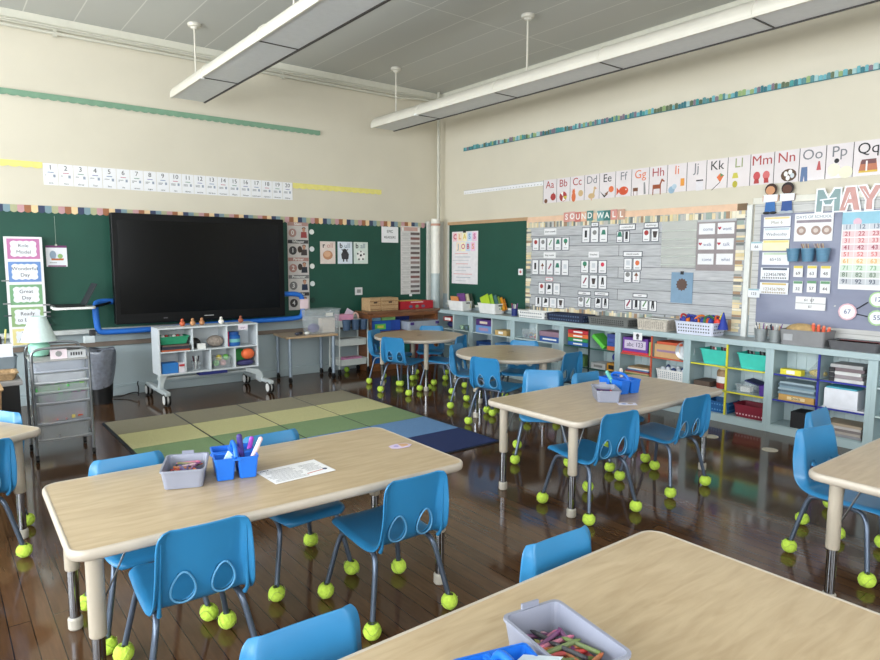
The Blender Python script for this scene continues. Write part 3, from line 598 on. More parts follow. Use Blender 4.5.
for k, (y0, z1, y1, z0, tx, tc, lab) in enumerate(((2.706, 1.762, 2.488, 1.672, 'Mon 6', C(150, 140, 110), 'white strip card lettered Mon 6, top of the left column'), (2.704, 1.671, 2.486, 1.569, 'Wednesday', GREYINK, 'white strip card reading Wednesday on the calendar board'), (2.704, 1.568, 2.489, 1.472, 'yellow strip', YB_, 'pale yellow strip card third in the left column'),
    (2.703, 1.467, 2.481, 1.355, '65+55', GREYINK, 'pale green strip card with sums, fourth in the left column'), (2.708, 1.340, 2.477, 1.230, '1234567890', INK, 'number strip card with dark figures, fifth in the left column'), (2.709, 1.215, 2.475, 1.110, '1234567890', C(150, 130, 80), 'number strip card with tan figures, bottom of the left column'))):
    o = calcard('strip_card', lab, y0, z1-.004, y1, z0+.004, base=C(244, 236, 200) if k == 2 else LAM, group='calendar strip cards')
    if k != 2: text(tx, .036, tc, o, 0, -.008, .0016)
    MB().box(0, (z1-z0)/2-.016, .0012, .2, .016, .0008, [C(236, 214, 150), C(190, 206, 214), YB_, C(196, 214, 190), C(70, 80, 100), C(214, 190, 120)][k]).build('top_band', o)
    if k > 3:
        b = MB()
        for j in range(14): b.box(-.095+.0145*j, -.035, .0012, .007, .014, .0008, tc)
        b.build('tally_marks', o)
o = calcard('days_poster', 'white days of school poster with three round dials', 2.455, 1.77, 2.165, 1.55, cat='poster')
text('DAYS OF SCHOOL', .032, C(120, 140, 160), o, 0, .082, .0016)
MB().box(0, .048, .0012, .26, .022, .0008, C(150, 140, 150)).build('caption_band', o)
for x in (-.09, .02, .1):
    p = MB().disc(x, -.025, .036, .001, .0022, C(170, 146, 136)).build('dial', o); MB().disc(x, -.025, .018, .0022, .003, C(214, 200, 192)).build('dial_centre', p)
o = calcard('hundred_chart', 'large rainbow hundreds chart at the right edge', 2.102, 1.772, 1.35, 1.176, cat='chart')
picture(o, [([(-.376, .2), (.376, .2), (.376, .29), (-.376, .29)], C(150, 200, 220)), (circ(-.27, .215, .03, 12, ry=.03), C(226, 190, 206)), (circ(.0, .23, .05, 12, ry=.02), C(206, 226, 236))], 1, .0014, 'header_band')
RC = [(120, 130, 150), (190, 100, 110), (206, 120, 124), (176, 96, 110), (214, 120, 120), (228, 176, 110), (140, 180, 140), (110, 130, 110), (96, 104, 120)]
for r_ in range(9):
    zc = .178-.052*r_
    p = MB().box(0, zc, .0014, .735, .044, .0008, M(tuple(int(c*.35+165) for c in RC[r_]), .5)).build('chart_row', o)
    q = MB()
    for cI in range(1, 9): q.box(-.376+.094*cI, zc, .002, .003, .046, .0006, LAM)
    q.build('row_dividers', p)
    for cI in range(4): text('%d' % ((r_+1)*10+1+cI), .046, M(RC[r_], .6), p, -.33+.094*cI, zc, .0024, bold=.02)
for k, (y0, z1, y1, z0, tx) in enumerate(((2.441, 1.352, 2.368, 1.262, '69'), (2.335, 1.356, 2.262, 1.259, '63'), (2.235, 1.354, 2.160, 1.262, '48'), (2.437, 1.23, 2.364, 1.134, '32'), (2.33, 1.233, 2.26, 1.142, '57'), (2.232, 1.236, 2.157, 1.138, '44'))):
    o = calcard('number_slip', 'small %s-topped number slip reading %s under the blue cups' % ('yellow' if k < 3 else 'green', tx), y0, z1, y1, z0, group='number slips')
    MB().box(0, .036, .0014, .068, .02, .0008, C(236, 216, 100) if k < 3 else C(110, 160, 120)).build('top_band', o); text(tx, .036, INK, o, 0, -.016, .0018)
o = calcard('number_bond_card', 'white card ruled in four boxes below the number slips', 2.41, 1.105, 2.182, .999)
MB().box(0, 0, .0012, .225, .004, .0008, GRY).build('rule_line', o); MB().box(.01, .025, .0012, .004, .05, .0008, GRY).build('rule_line', o); text('61  67', .03, INK, o, -.01, .025, .0016); text('61', .03, INK, o, 0, -.026, .0016)
for k, (y, z, tx, r_, col, lab) in enumerate(((2.022, 1.003, '67', .066, (226, 186, 196), 'round white bubble card with pink rim lettered 67'), (1.822, 1.107, '12', .06, (170, 206, 150), 'round white bubble card with green rim lettered 12'), (1.82, .97, '55', .06, (170, 206, 150), 'round white bubble card with green rim lettered 55'))):
    o = MB().disc(0, 0, r_, 0, .002, M(col, .5), 12).build('bubble_card'); onB(o, y, z, D); tag(o, lab+' on the cloth', 'card', 'number bubbles')
    MB().disc(0, 0, r_-.012, .002, .0026, LAM, 16).build('card_face', o); text(tx, .05, C(70, 80, 130), o, 0, 0, .003)
for a, b_, lab in (((1.957, 1.03), (1.885, 1.085), 'upper'), ((1.957, .99), (1.882, .975), 'lower')):
    o = MB().tube([(XB-D-.002, a[0], a[1]), (XB-D-.002, b_[0], b_[1])], .0035, INK, 6).build('connector_stick'); tag(o, 'short black %s stick joining two bubble cards' % lab, 'stick')
for lab, y, z, tx in (('small white clip card on the white trim beside the Wednesday strip', 2.755, 1.516, '66'), ('small white clip card lower on the white trim', 2.757, 1.116, '123')):
    o = MB().box(0, 0, 0, .1, .075, .004, LAM).build('clip_card'); onB(o, y, z, .045); tag(o, lab, 'card'); text(tx, .034, INK, o, 0, -.006, .003); MB().box(0, .03, .003, .09, .012, .0008, C(150, 190, 200)).build('top_band', o)
# three blue cups on the board
m_cup = M((96, 142, 172), .4, .03)
cups = []
for k, y in enumerate((2.43, 2.317, 2.207)):
    t = MB().lathe([(.038, 0), (.051, .105), (.053, .105), (.053, .098)], m_cup, seg=20, cap=False).build('blue_bucket'); t.location = (XB-.092, y, 1.388)
    tag(t, 'small ribbed blue bucket on the calendar board, %s' % ('left of the three', 'middle of the three, with pale sticks', 'right of the three, with sticks')[k], 'bucket', 'blue buckets on the board')
    MB().disc(0, 0, .038, 0, .003, m_cup).build('bucket_base', t)
    for j in range(4): MB().tube([((.0395+.0031*j*1.3)*math.cos(a), (.0395+.0031*j*1.3)*math.sin(a), .018+.024*j) for a in [2*PI*i/20 for i in range(20)]], .0022, m_cup, 6, closed=True).build('rib', t)
for y0, n, lab in ((2.317, 5, 'middle'), (2.207, 6, 'right')):
    for j in range(n):
        o = MB().tube([(XB-.1+.004*j, y0-.02+.007*j, 1.395), (XB-.09+.006*j, y0+.005+.016*j, 1.53)], .0035, [TAN, C(150, 120, 110), C(190, 180, 170)][j % 3], 6).build('craft_stick')
        tag(o, 'thin wooden stick standing in the %s blue bucket' % lab, 'stick', 'sticks in the %s blue bucket' % lab)
# two paper children
for k, (y, skin, hair, lab) in enumerate(((2.665, (206, 150, 110), (60, 34, 24), 'paper child cut-out with brown hair holding a white sign'), (2.53, (96, 58, 42), (34, 24, 24), 'paper child cut-out with black hair holding a white sign'))):
    t = thing('paper_child', lab, 'cut-out', (0, 0, 0)); onB(t, y, 1.91, .035)
    def pp(nm, poly, mat, z): MB().prism(poly, z, z+.0015, mat).build(nm, t)
    pp('legs', [(-.045, -.11), (.045, -.11), (.038, -.02), (-.038, -.02)], C(56, 110, 176) if k == 0 else C(50, 84, 150), 0)
    pp('shoe', circ(-.028, -.118, .03, ry=.012), C(30, 30, 34) if k == 0 else C(180, 190, 200), .0015); pp('shoe', circ(.028, -.118, .03, ry=.012), C(30, 30, 34) if k == 0 else C(180, 190, 200), .0015)
    pp('arms', rrect(.065, .03, .014), M(skin, .6), 0); pp('hair', circ(0, .075, .05, 16, ry=.05), M(hair, .6), 0); pp('face', circ(-.004, .067, .038, 16, ry=.036), M(skin, .6), .0016)
    MB().prism([(-.058, -.03), (.058, -.026), (.06, .03), (-.056, .034)], .003, .0045, LAM).build('white_sign', t)
# MAY letters
def strokes(nm, lab, y, polys, mat, inner):
    t = thing(nm, lab, 'letter', (0, 0, 0), 0, 'MAY letters'); onB(t, y, 1.865, .036)
    b = MB()
    for k, P in enumerate(polys): b.prism(grow(P, .012), .0003*k, .0015+.0003*k, LAM)
    b.build('white_outline', t); b = MB()
    for k, P in enumerate(polys): b.prism(P, .0026, .0034+.0004*k, mat)
    b.build('letter_face', t); MB().prism(inner, .0034, .0056, LAM).build('leaf_mark', t)
def grow(P, g):
    a = sum(P[i-1][0]*P[i][1]-P[i][0]*P[i-1][1] for i in range(len(P)))
    if a < 0: P = P[::-1]
    out = []; n = len(P)
    for i in range(n):
        p0, p1, p2 = Vector(P[i-1]), Vector(P[i]), Vector(P[(i+1) % n])
        n1 = (p1-p0).normalized(); n2 = (p2-p1).normalized(); q = Vector((n1.y, -n1.x))+Vector((n2.y, -n2.x)); q = q.normalized() if q.length > 0 else q
        out.append((p1.x+q.x*g*1.3, p1.y+q.y*g*1.3))
    return out
mM = C(140, 166, 168); mA = C(208, 160, 154)
strokes('paper_letter', 'grey-green capital letter M of the word MAY', 2.215, [[(-.085, -.085), (-.045, -.085), (-.04, .085), (-.08, .085)], [(.045, -.085), (.085, -.085), (.085, .085), (.045, .085)], [(-.08, .085), (-.04, .085), (.02, -.03), (-.02, -.03)], [(.045, .085), (.085, .085), (.02, -.03), (-.02, -.03)]], mM, [(-.06, 0), (.06, .01), (.06, .02), (-.06, .01)])
strokes('paper_letter', 'dusty pink capital letter A of the word MAY', 2.06, [[(-.07, -.085), (-.03, -.085), (.012, .09), (-.03, .09)], [(.03, -.085), (.07, -.085), (.03, .09), (-.012, .09)], [(-.035, -.03), (.035, -.03), (.03, 0), (-.03, 0)]], mA, [(-.04, -.06), (-.034, -.06), (0, .05), (-.006, .05)])
strokes('paper_letter', 'dusty pink capital letter Y of the word MAY', 1.93, [[(-.018, -.085), (.022, -.085), (.022, .01), (-.018, .01)], [(-.075, .09), (-.03, .09), (.015, -.005), (-.012, -.02)], [(.035, .09), (.075, .09), (.02, -.02), (-.01, 0)]], mA, [(-.05, .07), (-.045, .07), (0, 0), (-.006, 0)])

# ================================================================== SHELF UNITS ALONG THE RIGHT WALL
m_cab = M((172, 192, 196), .45, .04, 4); m_cabb = M((196, 212, 214), .5, .04, 6); m_ctop = M((150, 160, 164), .35, .05, 6)
XF = 5.33
EDGE = [6.93, 6.195, 5.45, 4.70, 3.965, 3.21, 2.475, 1.74, 1.005]
SH = [M((200, 214, 214), .4), M((200, 214, 214), .4), M((200, 214, 214), .4), C(36, 84, 72), C(196, 88, 60), C(214, 208, 50), C(40, 48, 150), C(200, 214, 214)]
DV = [None, None, None, C(30, 50, 54), C(196, 88, 60), C(214, 208, 50), C(40, 48, 150), None]
UL = ['pale blue open shelf unit nearest the corner', 'pale blue shelf unit second from the corner holding purple and blue boxes', 'pale blue shelf unit third from the corner behind the nearer round table', 'pale blue shelf unit with dark green shelf edges', 'pale blue shelf unit with orange-red shelf edges',
      'pale blue shelf unit with yellow shelf edges and teal bins', 'pale blue shelf unit with dark blue shelf edges', 'pale blue shelf unit at the right edge beyond the blue-edged one']
for i in range(8):
    y1, y0 = EDGE[i], EDGE[i+1]; ym = (y0+y1)/2
    t = thing('shelf_unit', UL[i], 'shelf unit', (XF, ym, 0), 0, 'built-in shelf units'); h = (y1-y0)/2
    p = MB().bb(0, .018, -h+.03, h-.03, 0, .062, m_cab); p.build('plinth', t)
    MB().bb(.02, .27, -h+.012, h-.012, .05, .066, m_cab).build('bottom_shelf', t)
    MB().bb(0, .02, -h, -h+.033, 0, .682, m_cab).build('face_upright', t, bevel=.002); MB().bb(0, .02, h-.033, h, 0, .682, m_cab).build('face_upright', t, bevel=.002)
    MB().bb(.02, .27, -h+.004, -h+.02, .0, .682, m_cab).build('side_panel', t); MB().bb(.02, .27, h-.02, h-.004, .0, .682, m_cab).build('side_panel', t)
    b = MB()
    for q in range(9):
        a = -h+.02+(2*h-.04)*q/9; b.bb(.262, .276, a+.0015, a+(2*h-.04)/9-.0015, .066, .682, m_cabb)
    b.bb(.268, .28, -h+.02, h-.02, .06, .682, m_cab); b.build('back_panel', t)
    for z in (.485, .275):
        s = MB().bb(.024, .262, -h+.021, h-.021, z-.009, z, m_cab).build('shelf', t); MB().bb(.012, .024, -h+.034, h-.034, z-.011, z+.001, SH[i]).build('shelf_edge', s)
    s = MB().bb(.024, .262, -.006, .006, .066, .682, m_cab).build('divider', t); MB().bb(.012, .0238, -.008, .008, .066, .682, DV[i] or SH[i]).build('divider_edge', s)
t = thing('worktop', 'long pale worktop running over the shelf units along the right wall', 'worktop', (XF, 3.9, 0))
MB().bb(-.012, XB-XF-.001, -2.93, 3.06, .682, .73, m_cab).build('slab', t, bevel=.004)
MB().bb(-.008, XB-XF-.02, -2.925, 3.055, .7295, .7312, m_ctop).build('top_surface', t)

ZT = .7313
def tray_thing(name, label, cat, x, y, z, w_, d, h, mat, rz=0, t_=.004, tap=.012, rim=0, group=None, holes=None):
    """w_ along local x, d along local y"""
    t = thing(name, label, cat, (x, y, z), rz, group)
    MB().tray(w_, d, h, t_, tap, mat, rim=rim).build('body', t, bevel=0)
    if holes:
        hm, rws, cls, s = holes
        b = MB()
        for a in range(rws):
            z_ = h*(.25+.5*a/max(1, rws-1)); k = tap*(1-z_/h)
            for c_ in range(cls):
                f = -.38+.76*c_/(cls-1)
                b.box(-w_/2+k-.0006, f*d, z_, .002, s, s, hm, 0); b.box(w_/2-k+.0006, f*d, z_, .002, s, s, hm, 0)
            for c_ in range(max(2, int(cls*w_/d))):
                f = -.36+.72*c_/(max(2, int(cls*w_/d))-1)
                b.box(f*w_, -d/2+k-.0006, z_, s, .002, s, hm); b.box(f*w_, d/2-k+.0006, z_, s, .002, s, hm)
        b.build('perforations', t)
    return t
def bx(name, label, cat, x0, x1, y0, y1, z0, z1, mat, face=None, facemat=None, rz=0, group=None, txt=None, tm=None, ts=.03):
    """solid box with a lid line and a printed front facing the room"""
    t = MB().box(0, 0, (z1-z0)/2, x1-x0, y1-y0, z1-z0, mat).build(name, None, ((x0+x1)/2, (y0+y1)/2, z0), (0, 0, rz), bevel=.0015)
    tag(t, label, cat, group)
    if face:
        o = MB().box(0, 0, 0, (y1-y0)*face[0], (z1-z0)*face[1], .0012, facemat).build('printed_label', t); o.location = (-(x1-x0)/2-.0006, 0, (z1-z0)*.5); o.rotation_euler = ROTB
        if txt: text(txt, ts, tm or INK, o, 0, 0, .001)
    return t
# --- on the worktop
for k, (y0, y1, lab) in enumerate(((6.42, 6.73, 'white handled book bin nearest the corner, orange book in front'), (5.81, 6.13, 'white handled book bin with lime green books'))):
    t = tray_thing('book_bin', lab, 'bin', 5.475, (y0+y1)/2, ZT, .21, y1-y0, .122, WHITE, 0, .004, .02, .004, group='white book bins')
    MB().box(.0, -(y1-y0)/2+.0015,   .098, .06, .004, .014, BLACK).build('handle_hole', t)
def book(lab, x, y, z, w_, h, th, mat, rx=0, ry=0, rz=0, page=PAPER, grp=None):
    t = MB().box(0, 0, 0, th, w_, h, mat).build('picture_book', None, (x, y, z), (rx, ry, rz)); tag(t, lab, 'book', grp)
    MB().box(0, .003, .002, th*.7, w_, h-.004, page).build('pages', t); return t
for k, (y, c_, w_, h, lab) in enumerate(((6.64, (222, 150, 90), .15, .16, 'orange book slanting forward in the corner bin'), (6.55, (120, 74, 140), .15, .2, 'purple book in the corner bin'), (6.50, (214, 206, 170), .14, .19, 'cream and black book in the corner bin'), (6.47, (60, 70, 60), .14, .19, 'dark book at the right of the corner bin'))):
    book(lab, 5.44+.035*k, y, ZT+.02+h/2, w_, h, .012, M(c_, .5), ry=R(-8 if k else -14), rx=R(-4*k), grp='books in the corner bin')
for k, (y, c_, h, lab) in enumerate(((6.02, (176, 206, 50), .2, 'large lime green folder leaning in the second white bin'), (5.97, (150, 190, 60), .2, 'green folder behind the lime one in the second bin'), (5.92, (70, 110, 110), .19, 'teal folder in the second bin'), (5.90, (130, 150, 60), .17, 'olive folder in the second bin'), (5.87, (222, 150, 40), .16, 'orange folder in the second bin'), (5.855, (190, 120, 40), .14, 'ochre folder at the right of the second bin'))):
    book(lab, 5.42+.024*k, y, ZT+.02+h/2, .15, h, .009, M(c_, .5), rx=R(-22), grp='folders in the second bin')
t = thing('pen_cup', 'dark blue pen cup between the second white bin and the white basket', 'cup', (5.44, 5.53, ZT)); MB().lathe([(.034, 0), (.038, .085), (.034, .085), (.031, .004), (0, .004)], C(34, 50, 120), cap=False).build('cup_body', t)
for k in range(6):
    a = k*1.05; o = MB().tube([(5.44+.012*math.cos(a), 5.53+.012*math.sin(a), ZT+.01), (5.44+.035*math.cos(a), 5.53+.035*math.sin(a), ZT+.125+.01*(k % 3))], .005, [C(60, 60, 70), WH, C(190, 60, 80), C(70, 70, 150), WH, C(150, 80, 160)][k], 7).build('marker_pen'); tag(o, ['dark marker', 'white marker', 'red marker', 'blue marker', 'white capped marker', 'purple marker'][k]+' standing in the dark blue pen cup', 'marker', 'markers in the blue pen cup')
tray_thing('plastic_basket', 'white perforated basket left of the navy baskets', 'basket', 5.455, 5.19, ZT, .2, .42, .075, WHITE, 0, .004, .01, .004, holes=(C(90, 94, 110), 2, 11, .014))
tray_thing('plastic_basket', 'wide dark navy perforated basket on the worktop', 'basket', 5.46, 4.69, ZT, .22, .52, .08, C(30, 40, 66), 0, .004, .012, .004, holes=(C(90, 110, 140), 2, 13, .016))
t = tray_thing('plastic_basket', 'low grey mesh basket with yellow objects inside', 'basket', 5.46, 4.12, ZT, .22, .5, .078, C(112, 114, 112), 0, .004, .012, .004, holes=(C(60, 62, 60), 3, 17, .014))
for k in range(9):
    o = MB().box(0, 0, .015, .04, .05, .03, C(196, 186, 70)).build('yellow_block', None, (5.42+.05*(k % 3), 4.0+.09*(k//3), ZT+.006), (0, 0, k)); tag(o, 'yellow block lying in the grey mesh basket', 'block', 'yellow blocks in the grey basket')
t = tray_thing('woven_basket', 'beige woven basket beside the white basket of headbands', 'basket', 5.46, 3.61, ZT, .22, .33, .105, M((196, 188, 176), .7, .2, 60, .6), 0, .006, .008, .004, holes=(C(150, 140, 130), 5, 13, .008))
for k, c_ in enumerate(((40, 40, 44), (220, 222, 226), (30, 50, 60), (226, 226, 220))): book(['black', 'white', 'dark teal', 'off-white'][k]+' folder lying in the beige woven basket', 5.44+.01*k, 3.6-.01*k, ZT+.075+.012*k, .26, .008, .17, M(c_, .5), rx=R(-2+k), grp='folders in the woven basket')
t = tray_thing('plastic_basket', 'large white perforated basket filled with blue and orange headphones', 'basket', 5.45, 3.165, ZT, .23, .38, .115, M((216, 220, 236), .35), 0, .004, .014, .006, holes=(C(50, 54, 60), 3, 13, .011))
HP = [(220, 60, 50), (40, 60, 160), (36, 52, 150), (230, 120, 40), (34, 50, 140), (60, 120, 60), (40, 60, 150), (220, 90, 40)]
for k in range(8):
    yy_ = 3.31-.045*k; t = thing('headphones', 'child headphones with %s band heaped in the large white basket' % ['red', 'blue', 'navy', 'orange', 'dark blue', 'green', 'royal blue', 'red-orange'][k], 'headphones', (5.45+.03*math.sin(k*2.1), yy_, ZT+.11), k*.9, 'headphones in the white basket')
    MB().tube([(.055*math.cos(a), .03*math.sin(a), .01+.05*math.sin(a)) for a in [PI*i/10 for i in range(11)]], .009, M(HP[k], .4), 8).build('headband', t)
    for s in (-1, 1): MB().sph((s*.045, 0, .012), .032, M(HP[(k+1) % 8], .5), 12, 8, (.6, 1, 1)).build('ear_cushion', t)
t = thing('hanging_pennant', 'blue cloth pouch with a yellow cord over the basket end', 'pouch', (5.45, 2.95, ZT+.06)); MB().add([(0, .04, .02), (.0, -.04, .02), (0, 0, .16), (.012, .03, .02), (.012, -.03, .02), (.012, 0, .15)], [(0, 1, 2), (3, 5, 4), (0, 2, 5, 3), (2, 1, 4, 5), (1, 0, 3, 4)], C(36, 60, 170)) if False else None
MB().lathe([(.045, .0), (.04, .03), (.02, .09), (.006, .15)], C(36, 60, 160), seg=12).build('pouch_body', t); MB().tube([(0, 0, .15), (0, .02, .12), (.0, .05, .04)], .006, C(226, 214, 60), 6).build('yellow_cord', t)
m_galv = M((170, 176, 178), .35, .08, 20, metal=.5)
for k, y in enumerate((2.61, 2.49)):
    t = thing('metal_bucket', 'small galvanised bucket of pencils, %s of the pair' % ('left' if k == 0 else 'right'), 'bucket', (5.44, y, ZT), 0, 'metal pencil buckets'); MB().lathe([(.042, 0), (.055, .1), (.058, .1), (.053, .098), (.04, .004), (0, .004)], m_galv, seg=24, cap=False).build('bucket_wall', t)
    for j in range(8):
        a = j*.8+k; o = MB().tube([(5.44+.015*math.cos(a), y+.015*math.sin(a), ZT+.008), (5.44+.045*math.cos(a), y+.045*math.sin(a), ZT+.125+.012*(j % 3))], .0038, [RED, INK, NAVY, WH, TAN, PUR, C(150, 40, 50), WH][j], 6).build('pencil'); tag(o, 'pencil standing in the %s galvanised bucket' % ('left' if k == 0 else 'right'), 'pencil', 'pencils in the %s bucket' % ('left' if k == 0 else 'right'))
m_gbin = M((140, 140, 142), .5)
t = tray_thing('storage_bin', 'large grey storage bin holding a straw bag and orange toys', 'bin', 5.45, 2.25, ZT, .22, .34, .12, m_gbin, 0, .004, .012, .005); o = MB().box(0, 0, 0, .07, .05, .001, C(176, 178, 182)).build('bin_label', t); o.location = (-.107, .1, .06); o.rotation_euler = ROTB
tag(MB().sph((0, 0, 0), .12, M((190, 160, 110), .8, .15, 40, .3), 16, 10, (.6, 1, .42)).build('straw_bag', None, (5.47, 2.3, ZT+.115)), 'tan straw bag heaped in the large grey bin', 'bag')
for k in range(4):
    o = MB().tube([(5.44+.01*k, 2.2-.03*k, ZT+.09), (5.44+.01*k, 2.205-.035*k, ZT+.165-.008*k)], .013, C(232, 100, 70), 8); o.sph((5.44+.01*k, 2.205-.035*k, ZT+.165-.008*k), .013, C(240, 150, 120), 8, 6)
    tag(o.build('orange_toy_finger'), 'orange rounded toy peg sticking up from the large grey bin', 'toy', 'orange pegs in the grey bin')
tray_thing('storage_tray', 'low dark grey tray with a red folder at the right end of the worktop', 'tray', 5.45, 1.89, ZT, .21, .34, .065, C(92, 92, 96), 0, .004, .01, .006)
book('thin red folder lying in the dark grey tray', 5.45, 1.89, ZT+.056, .29, .006, .16, C(196, 60, 60))
card('shelf_tag', 'small white picture tag on the worktop edge above the purple box', 3.725, .665, .1, .075, shapes=[(circ(0, .008, .018), C(60, 60, 64)), ([(-.012, -.03), (.012, -.03), (.012, 0), (-.012, 0)], C(90, 90, 96))], d=XB-XF+.014)

# --- inside the units (x from 5.345)
S1, S2, S0 = .486, .276, .067
xf = 5.36
bx('game_box', 'red and white game box on top of a navy bag, unit nearest the corner', 'box', xf, xf+.18, 6.61, 6.79, S1+.095, S1+.15, C(176, 60, 60), (.7, .6), WH)
o = MB().sph((0, 0, .047), .06, C(30, 34, 84), 14, 10, (1.3, 1.5, .78)).build('navy_bag', None, (xf+.1, 6.7, S1)); tag(o, 'dark navy fabric bag in the unit nearest the corner', 'bag')
for k, c_ in enumerate(((150, 176, 150), (96, 120, 130), (130, 190, 60))): tray_thing('small_tub', ['pale green', 'grey-blue', 'lime green'][k]+' small tub in the corner shelf unit', 'tub', xf+.08, 6.47-.09*k, S1, .08, .075, .055, M(c_, .4), group='small tubs in the corner unit')
bx('game_box', 'purple game box with a cream title, second unit', 'box', xf, xf+.2, 5.85, 6.13, S1+.092, S1+.165, C(84, 50, 120), (.5, .4), C(226, 214, 190))
bx('game_box', 'light blue game box under the purple one', 'box', xf, xf+.2, 5.845, 6.135, S1, S1+.09, C(110, 150, 206), (.6, .4), C(170, 140, 170))
bx('game_box', 'blue puzzle box on the lower shelf of the second unit', 'box', xf, xf+.2, 5.85, 6.12, S2, S2+.1, C(36, 80, 150), (.6, .3), C(130, 170, 210))
bx('wooden_toy_box', 'tan and white toy box right of the purple game box', 'box', xf, xf+.16, 5.58, 5.78, S1, S1+.06, C(200, 168, 110), (.4, .5), WH)
bx('puzzle_box', 'light blue puzzle box over a red one, second unit lower right', 'box', xf, xf+.18, 5.52, 5.78, S2+.055, S2+.11, C(90, 150, 206))
bx('puzzle_box', 'red puzzle box under a light blue one, second unit lower right', 'box', xf, xf+.18, 5.52, 5.78, S2, S2+.054, C(180, 50, 50))
m_clr = M((214, 222, 226), .15, .02, alpha=.2, coat=.4)
t = tray_thing('clear_bin', 'clear plastic bin of small toys in the third unit', 'bin', xf+.09, 5.23, S1, .16, .24, .11, m_clr)
for k in range(7):
    o = MB().sph((0, 0, .02), .02, [C(200, 60, 70), C(226, 200, 120), C(50, 70, 110), C(90, 120, 150)][k % 4], 10, 8).build('small_toy', None, (xf+.05+.03*(k % 3), 5.15+.026*k, S1+.006+.02*(k % 2))); tag(o, 'small coloured toy in the clear bin of the third unit', 'toy', 'toys in the clear bin')
bx('game_box', 'mauve game box on a blue one in the third unit', 'box', xf, xf+.2, 4.76, 5.05, S1+.06, S1+.115, C(150, 120, 136)); bx('game_box', 'blue lettered box under the mauve one in the third unit', 'box', xf, xf+.2, 4.75, 5.04, S1, S1+.058, C(50, 90, 160), (.7, .3), WH)
bx('game_box', 'white box on the lower shelf of the third unit', 'box', xf, xf+.16, 4.8, 5.0, S2, S2+.08, C(206, 206, 200)); bx('game_box', 'teal box on the lower left shelf of the third unit', 'box', xf, xf+.16, 5.12, 5.34, S2, S2+.08, C(70, 150, 150))
for k, (c_, nm) in enumerate((((46, 96, 170), 'blue'), ((50, 140, 80), 'green'), ((220, 110, 60), 'orange'), ((190, 50, 60), 'red'))):
    bx('game_box', '%s flat box in the rainbow stack of the green-edged unit' % nm, 'box', xf, xf+.19, 4.36, 4.63, S1+.001+.042*k, S1+.041+.042*k, M(c_, .45), (.45, .4), WH, group='rainbow box stack')
o = bx('learning_case', 'bright green case leaning in the green-edged unit', 'case', xf, xf+.16, 4.12, 4.16, S1+.004, S1+.19, C(96, 196, 70)); o.rotation_euler = (R(-52), 0, 0); o.location = (xf+.08, 4.155, S1+.018)
for k, (c_, nm) in enumerate((((200, 96, 60), 'orange'), ((50, 80, 150), 'blue'), ((70, 90, 160), 'indigo'), ((60, 74, 140), 'navy'))): bx('game_box', '%s box stacked at the right of the green-edged unit' % nm, 'box', xf, xf+.19, 3.995, 4.115, S1+.001+.042*k, S1+.041+.042*k, M(c_, .45), group='blue box stack')
bx('game_box', 'white and grey box on the lower shelf of the green-edged unit', 'box', xf, xf+.18, 4.13, 4.31, S2, S2+.06, C(206, 208, 210), (.6, .4), GRY); bx('toy_box', 'orange and black toy box, lower right of the green-edged unit', 'box', xf, xf+.16, 4.0, 4.11, S2, S2+.08, C(222, 160, 60), (.6, .5), INK)
o = tag(MB().sph((0, 0, .05), .05, C(70, 80, 170), 12, 8).build('blue_ball', None, (xf+.1, 4.06, S2+.082)), 'blue ball on top of the orange toy box', 'ball')
bx('toy_box', 'green toy box at the lower left of the green-edged unit', 'box', xf, xf+.18, 4.4, 4.6, S2, S2+.1, C(110, 150, 90), (.6, .2), YEL)
t = bx('game_box', 'purple box with white lettering and red base, orange-edged unit', 'box', xf, xf+.2, 3.64, 3.925, S1+.02, S1+.155, C(106, 60, 150), (.85, .6), C(206, 196, 214), txt='abc 123', ts=.06, tm=C(60, 50, 90))
bx('flat_box', 'thin red box under the purple lettered box', 'box', xf, xf+.2, 3.63, 3.93, S1, S1+.019, C(206, 50, 70))
bx('picture_book_stack', 'green book standing beside the purple lettered box', 'book', xf, xf+.17, 3.585, 3.625, S1, S1+.13, C(150, 190, 90))
bx('cardboard_box', 'tan cardboard box with a purple stripe', 'box', xf, xf+.2, 3.3, 3.565, S1, S1+.125, C(196, 158, 112), (.8, .16), C(150, 120, 150)); bx('folder', 'red-orange folder lying on the tan cardboard box', 'folder', xf-.005, xf+.2, 3.28, 3.54, S1+.1255, S1+.15, C(200, 84, 50))
t = MB().lathe([(0, 0), (.05, .002), (.085, .012), (.085, .016), (.05, .006), (0, .004)], M((200, 204, 208), .25, metal=.6), seg=28, cap=False).build('round_plate', None, (xf+.03, 3.265, S1+.087), (R(90), 0, R(-60))); tag(t, 'round silvery plate standing at the right end of the cardboard box', 'plate')
for k in range(6): bx('picture_book', '%s book in the flat pile of the orange-edged unit' % ['green', 'cream', 'red', 'blue', 'white', 'tan'][k], 'book', xf, xf+.17, 3.62, 3.9-.01*k, S2+.001+.014*k, S2+.0145+.014*k, [GRN, TAN, RED, BLU, WH, C(180, 150, 110)][k], group='flat pile of books')
t = tray_thing('plastic_basket', 'white perforated basket of crumpled packets in the orange-edged unit', 'basket', xf+.1, 3.4, S2, .19, .3, .1, WHITE, 0, .004, .012, .004, holes=(C(150, 160, 170), 4, 12, .009))
for k in range(9):
    o = MB().sph((0, 0, 0), .034, [C(226, 230, 236), C(60, 80, 130), C(200, 206, 214)][k % 3], 6, 5, (1, .8, .7)).build('crumpled_packet', None, (xf+.07+.04*(k % 2), 3.29+.027*k, S2+.092+.012*(k % 2)), (k, k*.7, k)); tag(o, 'crumpled packet heaped in the lower white basket', 'packet', 'packets in the lower basket')
m_teal = C(64, 196, 178)
